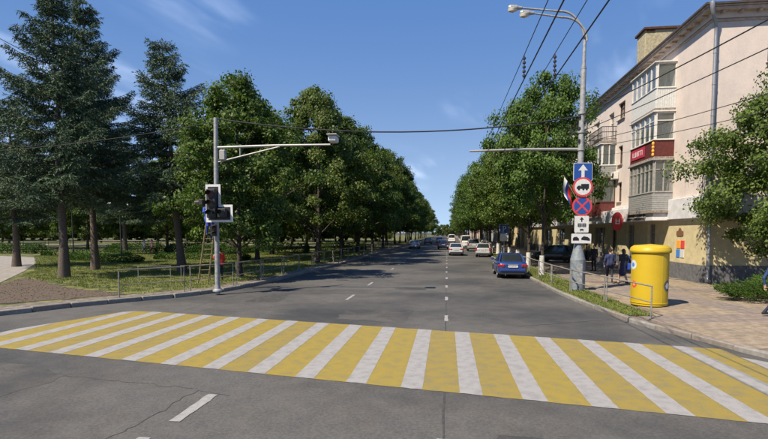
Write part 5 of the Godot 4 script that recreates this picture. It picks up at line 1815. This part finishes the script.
# ------------------------------------------------------------------ scene
func sky_cover() -> ImageTexture:
	var w := 2048
	var h := 1024
	var im := Image.create(w, h, false, Image.FORMAT_RGBA8)
	var a := fbm(83, 0.9, 6)
	var b := fbm(94, 1.4, 5)
	var c := fbm(77, 0.55, 2)
	for y in range(0, h / 2):
		var el := (0.5 - (y + 0.5) / h) * PI
		for x in w:
			var az := (x + 0.5) / w * TAU + 3.74
			# wisps laid out on a flat layer high above, drawn out in one direction
			var k := 1.0 / (sin(el) + 0.12)
			var px := cos(el) * sin(az) * k
			var py := cos(el) * cos(az) * k
			var u := px * 0.8 + py * 0.6
			var v := -px * 0.6 + py * 0.8
			var n := a.get_noise_2d(u * 0.55, v * 1.6) + 0.55 * b.get_noise_2d(u * 1.3 + 5.0, v * 4.5)
			var d := clampf((n + 0.08) * 1.1, 0.0, 1.0)
			d = d * d * (3.0 - 2.0 * d) * smoothstep(-0.12, 0.35, c.get_noise_2d(px, py))
			im.set_pixel(x, y, Color(1, 1, 1, d * 1.0))
	return ImageTexture.create_from_image(im)

func _ready() -> void:
	# camera: above the lane line, turned 7.4 degrees left of the road, lens shifted up
	var cam := Camera3D.new()
	cam.name = "camera"
	cam.position = Vector3(0, 2.67, 0)
	cam.rotation_degrees = Vector3(-3.5, 7.372, 0)
	cam.projection = Camera3D.PROJECTION_FRUSTUM
	cam.near = 0.1
	cam.far = 4000.0
	cam.size = 439.0 / 486.0 * 0.1
	cam.frustum_offset = Vector2(0, 42.5 / 486.0 * 0.1)
	add_child(cam)
	cam.current = true
	# sky and sun
	var env := Environment.new()
	env.background_mode = Environment.BG_SKY
	var sky := Sky.new()
	var sm := ProceduralSkyMaterial.new()
	sm.sky_top_color = lin(0.053, 0.135, 0.335)
	sm.sky_horizon_color = lin(0.33, 0.45, 0.6)
	sm.sky_curve = 0.12
	sm.ground_horizon_color = lin(0.4, 0.5, 0.6)
	sm.ground_bottom_color = lin(0.15, 0.15, 0.14)
	sm.sky_cover = sky_cover()
	sm.sky_cover_modulate = Color(0.42, 0.43, 0.44)
	sm.sky_energy_multiplier = 1.0
	sm.sun_angle_max = 6.0
	sky.sky_material = sm
	env.sky = sky
	env.tonemap_mode = Environment.TONE_MAPPER_LINEAR
	env.tonemap_exposure = 1.68
	env.sdfgi_enabled = true
	env.ssao_enabled = true
	env.ssil_enabled = true
	var we := WorldEnvironment.new()
	we.name = "world_environment"
	we.environment = env
	add_child(we)
	var sun := DirectionalLight3D.new()
	sun.name = "sun"
	sun.light_color = Color(1.0, 0.945, 0.855)
	sun.light_energy = 1.5
	sun.light_angular_distance = 0.5
	sun.shadow_enabled = true
	add_child(sun)
	var to_sun := Vector3(-0.70 * cos(deg_to_rad(50)), sin(deg_to_rad(50)), 0.714 * cos(deg_to_rad(50)))
	sun.look_at_from_position(Vector3.ZERO, -to_sun, Vector3.UP)

	make_materials()
	make_ground()
	make_building()
	far_house("cream apartment house beyond the pink one, behind the street trees", -86.0, -128.0, 12.5, M.shop_yellow)
	far_house("pale grey apartment house farther along past the cream one", -136.0, -190.0, 15.5, M.pale_board)
	far_house("pinkish apartment house at the far end of the street", -200.0, -290.0, 12.5, M.pink_trim)
	print("ground and building ", Time.get_ticks_msec())
	make_trees()
	print("trees ", Time.get_ticks_msec())
	lamp_post()
	signs()
	traffic_light()
	ladder()
	yellow_barrel()
	make_railings()
	make_wires()
	make_cars()
	print("cars ", Time.get_ticks_msec())
	make_people()
	make_park()
	print("people ", Time.get_ticks_msec())

func make_trees() -> void:
	# three spruces on the corner
	var sp1 := spruce(201, 17.2, 5.0, 4.1, 0.1)
	var sp2 := spruce(202, 15.6, 4.7, 4.4, 0.12)
	plant_tree("spruce_tree", sp1, Vector3(-21.2, 0.13, -24.5), 0.3, "tall blue-green spruce whose bare trunk stands beside the bare soil", "blue-green spruces on the park corner", Vector3(1, 0.93, 1), Vector2(0.0, 0))
	plant_tree("spruce_tree", sp1, Vector3(-23.6, 0.13, -30.1), 2.4, "tall blue-green spruce just behind the one beside the bare soil", "blue-green spruces on the park corner", Vector3(0.95, 1.06, 0.95), Vector2(-0.015, 0))
	plant_tree("spruce_tree", sp2, Vector3(-16.4, 0.13, -28.5), 1.1, "leaning loose-branched spruce next to the traffic light mast", "blue-green spruces on the park corner", Vector3(1, 0.93, 1), Vector2(-0.075, 0))
	plant_tree("spruce_tree", sp2, Vector3(-31.5, 0.13, -32.0), 4.0, "spruce with low boughs across the path, left of the tallest two", "blue-green spruces on the park corner", Vector3(1.0, 0.8, 1.0), Vector2(0.0, 0))
	plant_tree("spruce_tree", sp1, Vector3(-37.0, 0.13, -52.0), 5.0, "shaded spruce far behind the two tallest ones", "blue-green spruces on the park corner", Vector3(1.1, 0.85, 1.1), Vector2(0.0, 0))
	# broadleaf kinds
	var d1 := Color(0.055, 0.085, 0.024)
	var l1 := Color(0.17, 0.225, 0.062)
	var d2 := Color(0.062, 0.108, 0.028)
	var l2 := Color(0.18, 0.255, 0.07)
	var A := broadleaf(301, 15.2, 2.6, 5.4, 215, 250, 0.215, d1, l1, 0.22, 0.3)
	var B := broadleaf(302, 16.0, 2.8, 5.2, 215, 250, 0.215, d1, l1, 0.24, 0.34)
	var C := broadleaf(303, 14.4, 2.4, 5.6, 215, 250, 0.22, d1.lerp(d2, 0.4), l1, 0.2, 0.27)
	var D := broadleaf(304, 11.8, 3.1, 3.6, 170, 260, 0.165, d2, l2, 0.15, 0.45, 2.2)
	var E := broadleaf(305, 11.2, 3.1, 3.7, 170, 260, 0.165, d2, l2, 0.15, 0.42, 2.2)
	var F := broadleaf(306, 9.7, 1.6, 3.6, 210, 380, 0.13, d2.lerp(d1, 0.3), l2, 0.13, 0.45)
	var G := broadleaf(307, 9.0, 1.2, 3.6, 90, 260, 0.22, Color(0.04, 0.07, 0.014), Color(0.14, 0.19, 0.04), 0.12, 0.4)
	var A2 := broadleaf(311, 14.6, 2.9, 5.0, 200, 250, 0.21, d1, l1, 0.2, 0.42, 2.4)
	var B2 := broadleaf(312, 15.6, 2.6, 4.7, 200, 250, 0.22, d1.lerp(d2, 0.5), l1, 0.22, 0.28, 1.5)
	var abc := [A, B, C, B2, A2]
	rng.seed = 310
	var spots := [[-11.7, -26.3, 0.72], [-10.8, -39.6, 0.88], [-11.0, -50.0, 0.97], [-11.2, -60.4, 1.0]]
	var zz := -70.5
	while zz > -270:
		spots.append([-11.0 + rng.randfn() * 0.3, zz, rng.randf_range(0.95, 1.1)])
		zz -= rng.randf_range(9.0, 11.5) * (1.0 if zz > -150 else 1.6)
	var turns := RandomNumberGenerator.new(); turns.seed = 8
	for k in spots.size():
		var q: Array = spots[k]
		var lab: String = "%s tree from the traffic light in the row along the far kerb" % ORD[k] if k > 0 else "leafy tree nearest the traffic light mast in the row along the kerb"
		plant_tree("street_tree", abc[k % 5], Vector3(q[0], 0.13, q[1]), turns.randf() * TAU, lab, "park-side street trees", Vector3.ONE * q[2])
	var row2 := [[-16.9, -41.8, 0.95], [-19.5, -52.5, 1.0], [-18.8, -64.0, 1.0], [-20.2, -76.0, 1.05], [-19.0, -88.0, 1.0], [-19.5, -101, 1.0], [-19.5, -116, 1.05]]
	for k in row2.size():
		var q: Array = row2[k]
		plant_tree("park_tree", abc[(k + 2) % 5], Vector3(q[0], 0.13, q[1]), turns.randf() * TAU, "%s tree of the lawn row behind the street trees" % ORD[k], "trees on the park lawn", Vector3.ONE * q[2], Vector2(-0.05 if k == 0 else 0.0, 0))
	# park wood behind: wide irregular belt
	var back := [[-31, -72, G], [-27, -74, A], [-34, -66, B], [-44, -72, C], [-53, -66, A], [-52, -82, B], [-62, -72, C], [-64, -62, A], [-74, -70, B], [-72, -84, A], [-84, -78, C], [-92, -72, B], [-60, -98, A], [-45, -104, B], [-32, -98, C], [-80, -104, A], [-98, -98, C], [-28, -80, B], [-38, -86, G], [-50, -120, A], [-68, -118, B], [-88, -122, C], [-34, -122, B], [-110, -88, A], [-112, -110, B], [-24, -132, A], [-40, -132, C], [-100, -60, A]]
	back.sort_custom(func(a, b): return float(a[0]) / -a[1] < float(b[0]) / -b[1])
	for k in back.size():
		var q: Array = back[k]
		plant_tree("park_tree", q[2], Vector3(q[0], 0.13, q[1]), turns.randf() * TAU, "%s tree from the left edge in the wood beyond the lawn" % ORD[k], "trees of the park wood", Vector3.ONE * turns.randf_range(0.85, 1.15))
	var H := broadleaf(308, 9.0, 0.3, 4.6, 110, 260, 0.24, d1, l1, 0.16, 0.35)
	for i in 27:
		for w in 2:
			plant_tree("thicket_tree", H, Vector3(-19.0 - i * 5.3 - w * 3.0 + turns.randf_range(-1.0, 1.0), 0.13, -128.0 - w * 16.0 + turns.randf_range(-3.0, 3.0)), turns.randf() * TAU, "%s low tree from the street in the %s row of the thicket closing the park" % [ORD[i], ["front", "back"][w]], "thicket at the far side of the park", Vector3.ONE * turns.randf_range(0.9, 1.25))
	for i in 6:
		plant_tree("thicket_tree", H, Vector3(-7.0 + i * 3.4, 0.0, -335.0 - (i % 2) * 12.0), turns.randf() * TAU, "%s small distant tree from the left closing the end of the street" % ORD[i], "distant trees at the end of the street", Vector3.ONE * 0.9)
	# right-hand row with whitewashed feet
	var rspots := [[5.65, -30.0, D, 1.0], [5.95, -36.7, E, 0.92], [6.05, -42.8, D, 0.95], [5.95, -47.6, E, 1.0], [5.9, -53.0, D, 0.98]]
	zz = -60.0
	while zz > -250:
		rspots.append([5.95 + rng.randfn() * 0.15, zz, [D, E][rspots.size() % 2], rng.randf_range(0.95, 1.12)])
		zz -= rng.randf_range(6.5, 9.0) * (1.0 if zz > -130 else 1.8)
	var wm := MB.new(); wm.lathe([[0.26, -0.05], [0.215, 0.1], [0.19, 0.5], [0.178, 1.15], [0.17, 1.16]], 14)
	var wash := wm.mesh(M.limewash)
	for k in rspots.size():
		var q: Array = rspots[k]
		var t := plant_tree("street_tree", q[2], Vector3(q[0], 0.12, q[1]), turns.randf() * TAU, "%s whitewashed street tree counting away from the signed lamp post" % ORD[k], "whitewashed trees by the shop pavement", Vector3(q[3] * (0.78 if k == 0 else 1.0), q[3], q[3] * (0.8 if k == 0 else 1.0)))
		if k < 12: put("whitewash", wash, t)
	# trees on the far side of the shop pavement
	for k in 7:
		plant_tree("street_tree", [E, D, A][k % 3], Vector3(10.2 + (k % 2) * 1.5, 0.12, -84.0 - k * 17), turns.randf() * TAU, "%s tree of the inner row past the end of the pink house" % ORD[k], "inner row of street trees", Vector3.ONE * 1.05)
	plant_tree("street_tree", F, Vector3(15.0, 0.12, -22.9), 0.8, "broad leafy tree standing before the end wall of the pink house", "", Vector3.ONE, Vector2.ZERO)

func make_railings() -> void:
	var fl := smooth([Vector2(-12.62, -17.3), Vector2(-11.0, -19.45), Vector2(-10.35, -20.8), Vector2(-9.95, -23.0), Vector2(-9.75, -26.0), Vector2(-9.55, -30), Vector2(-9.2, -43), Vector2(-9.05, -73), Vector2(-9.05, -120)])
	railing("tubular park railing following the kerb past the traffic light", panels_along(fl, 0.0, 62.0, 2.55, 0.28), 0.13, 1.08, M.rail_park, [0.45])
	var fb := [Vector2(-15.2, -22.3), Vector2(-13.2, -23.0), Vector2(-11.6, -25.0), Vector2(-10.9, -32), Vector2(-10.9, -40)]
	railing("short second railing on the lawn behind the ladder", panels_along(fb, 0.0, 15.0, 1.5, 0.5), 0.13, 0.85, M.rail_park, [0.4], 0.018)
	var fr := smooth([Vector2(6.05, -15.25), Vector2(5.68, -18.4), Vector2(5.35, -20.6), Vector2(5.14, -23.6), Vector2(5.08, -30), Vector2(5.05, -50)])
	railing("tubular railing on the grass strip before the lamp post", panels_along(fr, 0.0, 27.0, 3.0, 0.18), 0.1, 0.97, M.rail, [0.5])
	# park fence far behind the spruces
	var pf := []
	for k in 16: pf.append([Vector2(-130 + k * 5.0, -80.0 - k * 0.3), Vector2(-130 + k * 5.0 + 4.6, -80.0 - k * 0.3)])
	railing("pale low fence far across the park behind the spruces", pf, 0.13, 1.0, M.rail, [0.3, 0.65], 0.04)

func make_wires() -> void:
	# trolleybus line
	for q in [[1.68, "left"], [2.34, "right"]]:
		var o := put("trolley_wire", sag(Vector3(q[0], 6.08, 30), Vector3(q[0], 6.08, -160), 0.0, 0.014, M.wire, 12))
		tag(o, "%s taut trolleybus contact wire over the road" % ["left", "right"][0 if q[0] < 2 else 1], "wire", "trolleybus wires over the road")
		o = put("carrier_wire", sag(Vector3(q[0], 6.62, 30), Vector3(q[0], 6.62, -160), 0.0, 0.009, M.wire, 12))
		tag(o, "thin %s carrier wire above the trolleybus contact wire" % ["left", "right"][0 if q[0] < 2 else 1], "wire", "trolleybus wires over the road")
		for z in [-11.4, -36.0, -60.0]:
			var h := thing("wire_hanger", "ribbed black hanger on the %s trolleybus wire, %s along it" % [["left", "right"][0 if q[0] < 2 else 1], {-11.4: "first", -36.0: "second", -60.0: "third"}[z]], "insulator", Vector3(q[0], 6.1, z), 0, "hangers of the trolleybus wires")
			var mb := MB.new(); mb.bar(Vector3.ZERO, Vector3(0, 0.5, 0), 0.012, 6)
			put("rod", mb.mesh(M.wire), h)
			for k in 5:
				mb = MB.new(); mb.lathe([[0.012, -0.03], [0.036, -0.02], [0.036, 0.015], [0.012, 0.03]], 10, at3(0, 0.06 + k * 0.095, 0))
				put("rib", mb.mesh(M.wire), h)
	var pl := Vector3(5.78, 7.75, -22.3)
	cable("thick bundled cable slung across the road between the two masts", Vector3(-9.66, 7.42, -19.6), pl + Vector3(0, -0.05, 0), 0.62, 0.03)
	cable("cable running from the lamp post over the barrel, highest of four", pl, Vector3(8.25, 7.75, -8.0), 0.12, 0.018)
	cable("cable from the lamp post over the barrel, second highest", pl + Vector3(0, -0.7, 0), Vector3(8.3, 7.1, -8.0), 0.1, 0.014)
	cable("slack cable from the lamp post towards the leafy tree by the end wall", pl + Vector3(0, -1.2, 0), Vector3(11.5, 6.9, -8.0), 0.25, 0.012)
	cable("lowest slack cable from the lamp post past the end wall", pl + Vector3(0, -1.45, 0), Vector3(13.0, 6.9, -9.5), 0.35, 0.012)
	cable("thin wire from the traffic light mast across the spruces", Vector3(-9.66, 7.3, -19.6), Vector3(-34.0, 6.9, -20.5), 0.75, 0.013)
	cable("thin wire high up beside the tallest spruce", Vector3(-14.5, 9.5, -9.0), Vector3(-13.4, 7.9, -22.0), 0.1, 0.01)
	cable("guy wire from the cantilever arm of the lamp post to the facade", Vector3(3.2, 6.3, -22.3), Vector3(12.9, 8.3, -36.0), 0.25, 0.01)

func make_cars() -> void:
	car("dark blue saloon parked by the railing, rear towards the crossing", "car", M.paint_blue, "sedan", Vector3(3.78, 0, -30.5), -0.01)
	car("silver hatchback parked just ahead of the blue saloon", "car", M.paint_silver, "hatch", Vector3(4.15, 0, -54.8), -0.16)
	car("pale saloon driving away along the lane line", "car", M.paint_pearl, "sedan", Vector3(1.05, 0, -57.6), 0.0)
	car("dark navy car driving away left of the pale saloon", "car", M.paint_navy, "hatch", Vector3(-0.6, 0, -77.5), 0.0, false)
	car("white car in the shade of the park-side trees", "car", M.paint_pearl, "sedan", Vector3(-5.2, 0, -79.0), 0.0, false)
	car("grey off-roader parked beyond the silver hatchback", "car", M.paint_grey, "suv", Vector3(3.75, 0, -70.5), 0.0, false)
	car("white saloon half hidden behind the silver hatchback", "car", M.paint_white, "sedan", Vector3(4.9, 0, -62.5), -0.2, false)
	car("white van parked past the grey off-roader", "van", M.paint_white, "van", Vector3(3.2, 0, -84.0), 0.0, false)
	car("grey saloon far ahead in the park-side lane", "car", M.paint_grey, "sedan", Vector3(-4.3, 0, -112.0), 0.0, false)
	car("silver car far ahead beside the grey saloon", "car", M.paint_silver, "hatch", Vector3(-1.8, 0, -120.0), 0.0, false)
	car("white van far ahead in the middle of the road", "van", M.paint_white, "van", Vector3(1.2, 0, -125.0), 0.0, false)
	car("beige saloon parked far down the kerb past the white van", "car", M.paint_beige, "sedan", Vector3(3.6, 0, -98.0), 0.0, false)
	car("steel blue saloon parked far down the kerb past the beige one", "car", M.paint_steel, "sedan", Vector3(3.6, 0, -108.0), 0.0, false)
	car("black car parked on the shop pavement behind the lamp post", "car", M.paint_black, "hatch", Vector3(9.4, 0.12, -43.5), 0.9, false)

func walk(stride: float, swing: float) -> Dictionary:
	return {"kneeL": Vector3(-0.1, 0.5, -0.14 * stride), "ankL": Vector3(-0.1, 0.09, -0.24 * stride), "kneeR": Vector3(0.1, 0.49, 0.02), "ankR": Vector3(0.1, 0.13, 0.26 * stride),
		"elL": Vector3(-0.25, 1.13, 0.12 * swing), "wrL": Vector3(-0.25, 0.89, 0.08 * swing), "elR": Vector3(0.25, 1.13, -0.02), "wrR": Vector3(0.24, 0.91, -0.2 * swing)}

func make_people() -> void:
	var skin := Color(0.5, 0.3, 0.21)
	var g := "people in the street"
	person("person in dark blue jacket and trousers walking beside another by the shops", Vector3(8.13, 0.12, -25.6), -0.25, [Color(0.02, 0.02, 0.02), Color(0.02, 0.022, 0.035), Color(0.025, 0.035, 0.09), skin, Color(0.05, 0.03, 0.02)], walk(1.0, 1.0), false, false, false, 0.024, g)
	person("person in dark top with bare legs walking with a blue bag", Vector3(8.62, 0.12, -25.2), 0.3, [Color(0.03, 0.02, 0.02), Color(0.02, 0.025, 0.06), Color(0.03, 0.03, 0.035), skin, Color(0.06, 0.03, 0.02)], walk(0.8, 0.7), true, true, true, 0.024, g)
	var bag := thing("shoulder_bag", "bright blue bag carried by the bare-legged walker near the barrel", "bag", Vector3(8.93, 0.12, -25.1), 0.3)
	var mb := MB.new()
	mb.cbox(Vector3(0, 0.86, 0), Vector3(0.12, 0.34, 0.4), 0.04)
	put("pouch", mb.mesh(mat(lin(0.02, 0.08, 0.42), 0.7, 0, M.g2, 0.4)), bag)
	mb = MB.new()
	mb.tube([Vector3(0, 1.02, -0.13), Vector3(-0.05, 1.2, -0.1), Vector3(-0.12, 1.42, 0), Vector3(-0.05, 1.2, 0.1), Vector3(0, 1.02, 0.13)], [0.014, 0.014, 0.014, 0.014, 0.014], 6)
	put("strap", mb.mesh(mat(lin(0.02, 0.06, 0.3), 0.7)), bag)
	person("person in black standing at the shop doorway behind the lamp post", Vector3(9.6, 0.12, -33.4), 2.2, [Color(0.015, 0.015, 0.015), Color(0.015, 0.015, 0.018), Color(0.02, 0.02, 0.022), skin, Color(0.03, 0.02, 0.015)], {}, false, false, false, 0.03, g)
	# worker on the ladder
	person("worker in blue overalls standing on the ladder behind the signal head", Vector3(-10.62, 2.32, -20.72), -2.48, [Color(0.03, 0.03, 0.03), Color(0.02, 0.05, 0.27), Color(0.025, 0.075, 0.40), skin, Color(0.05, 0.03, 0.02)],
		{"kneeL": Vector3(-0.1, 0.5, -0.1), "kneeR": Vector3(0.1, 0.62, -0.16), "ankR": Vector3(0.1, 0.29, -0.02), "ankL": Vector3(-0.1, 0.09, 0.0), "elL": Vector3(-0.24, 1.3, -0.22), "wrL": Vector3(-0.16, 1.46, -0.42), "elR": Vector3(0.26, 1.25, -0.2), "wrR": Vector3(0.18, 1.3, -0.42), "head": Vector3(0, 1.62, -0.04)}, false, false, false, 0.024, g)
	person("person in red shirt and dark trousers steadying the ladder", Vector3(-11.55, 0.13, -23.6), 0.7, [Color(0.02, 0.02, 0.02), Color(0.015, 0.015, 0.02), Color(0.50, 0.035, 0.02), skin, Color(0.03, 0.02, 0.015)],
		{"elL": Vector3(-0.26, 1.2, -0.16), "wrL": Vector3(-0.2, 1.3, -0.38), "elR": Vector3(0.25, 1.13, -0.05), "wrR": Vector3(0.24, 1.0, -0.25)}, false, false, false, 0.024, g)
	# passer-by at the edge of the frame, leg trailing
	person("person in dark blue clothes striding past the juniper, cut by the picture edge", Vector3(9.98, 0.124, -16.25), -1.35, [Color(0.012, 0.012, 0.015), Color(0.012, 0.016, 0.045), Color(0.02, 0.05, 0.15), skin, Color(0.05, 0.03, 0.02)], walk(1.5, 1.0), false, false, false, 0.024, g)
	person("person in pale blue shirt strolling in the park beyond the shrubs", Vector3(-34.6, 0.13, -52.0), 2.0, [Color(0.02, 0.02, 0.02), Color(0.05, 0.06, 0.1), Color(0.32, 0.42, 0.58), skin, Color(0.05, 0.03, 0.02)], walk(0.8, 1.0), false, false, true, 0.04, g)
	person("person in pink top strolling in the park beyond the shrubs", Vector3(-33.8, 0.13, -52.2), 2.0, [Color(0.02, 0.02, 0.02), Color(0.1, 0.05, 0.06), Color(0.62, 0.26, 0.28), skin, Color(0.08, 0.05, 0.03)], walk(0.9, 0.8), true, false, true, 0.04, g)

func make_park() -> void:
	var dk := Color(0.025, 0.055, 0.012)
	var lt := Color(0.08, 0.14, 0.03)
	var h1 := leafy_mass(501, Vector3(9, 0.62, 1.6), 5200, 0.12, dk, lt)
	var h2 := leafy_mass(502, Vector3(7, 1.1, 2.2), 5200, 0.15, dk, lt)
	var spots := [[-38.5, -47.8, 0.1, h1, "low clipped hedge at the bend of the park path"], [-30.0, -39.2, -0.35, h1, "low clipped hedge between the two tall spruces"], [-22.5, -42.5, -0.05, h1, "low clipped hedge behind the leaning spruce"], [-52.0, -52.5, 0.05, h2, "dark hedge along the far side of the park path"], [-63.0, -54.0, 0.05, h2, "dark hedge at the frame edge beyond the park path"],
		[-31.0, -57.0, 0.1, h2, "bushy shrub bed before the strolling pair"], [-39.5, -57.5, 0.0, h2, "tall shrub bed beside the strolling pair"], [-27.0, -55.0, 0.05, h2, "bushy shrub bed behind the ladder"], [-20.5, -58.0, 0.0, h2, "shrub bed at the end of the sunny lawn"], [-15.0, -68.0, 0.0, h2, "shrub bed between the lawn row trees"]]
	for q in spots:
		var t := thing("hedge", q[4], "hedge", Vector3(q[0], 0.13, q[1]), q[2], "park hedges and shrub beds")
		put("foliage", q[3], t)
		var mb := MB.new()
		for k in 9: mb.tube([Vector3(-3.0 + k * 0.75, -0.05, 0), Vector3(-3.0 + k * 0.75, 0.5, 0.05)], [0.025, 0.012], 5)
		put("stem", mb.mesh(M.bark), t)
	park_lamp(Vector3(-33.9, 0.13, -47.0), 5.3, "park lamp with two white globes standing between the spruce trunks", 0.6)
	park_lamp(Vector3(-36.9, 0.13, -44.0), 6.1, "taller park lamp with white globes behind the spruce trunk", 1.3)
	# spreading juniper on the paved corner
	rng.seed = 520
	var jm := MB.new()
	for k in 240:
		var a := rng.randf() * TAU
		var r := sqrt(rng.randf())
		var base := Vector3(cos(a) * r * 1.7, 0.04, sin(a) * r * 0.85)
		var out := Vector3(cos(a), 0.25 + rng.randf() * 0.35, sin(a) * 0.7).normalized()
		var ln := rng.randf_range(0.5, 0.95)
		for j in 60:
			var s := rng.randf()
			var p := base + out * ln * s + Vector3(0, 0.28 * (1.0 - r) + 0.1, 0) + ball() * 0.07
			var d := (out + ball() * 0.8).normalized()
			jm.col = Color(0.035, 0.075, 0.016).lerp(Color(0.12, 0.19, 0.04), rng.randf())
			jm.leaf(p, d, d.cross(ball()).normalized(), rng.randf_range(0.07, 0.15), 0.035)
	var jmesh := jm.mesh(M.leaf)
	var jw := MB.new()
	for k in 8:
		var a := TAU * k / 8.0
		jw.tube([Vector3(0, 0.0, 0), Vector3(cos(a) * 0.7, 0.16, sin(a) * 0.4), Vector3(cos(a) * 1.6, 0.22, sin(a) * 0.8)], [0.04, 0.025, 0.01], 5)
	var jwood := jw.mesh(M.bark)
	for q in [[12.4, -19.6, 0.0, 1.0, "spreading green juniper bush at the edge of the paved corner"], [13.9, -20.9, 1.0, 1.15, "second juniper bush, nearer the leafy tree by the end wall"], [15.4, -19.2, 2.2, 1.1, "juniper bush farthest out along the paved corner"]]:
		var t := thing("juniper_bush", q[4], "bush", Vector3(q[0], 0.11, q[1]), q[2], "juniper bushes on the paved corner")
		t.scale = Vector3.ONE * q[3]
		put("foliage", jmesh, t)
		put("stem", jwood, t)
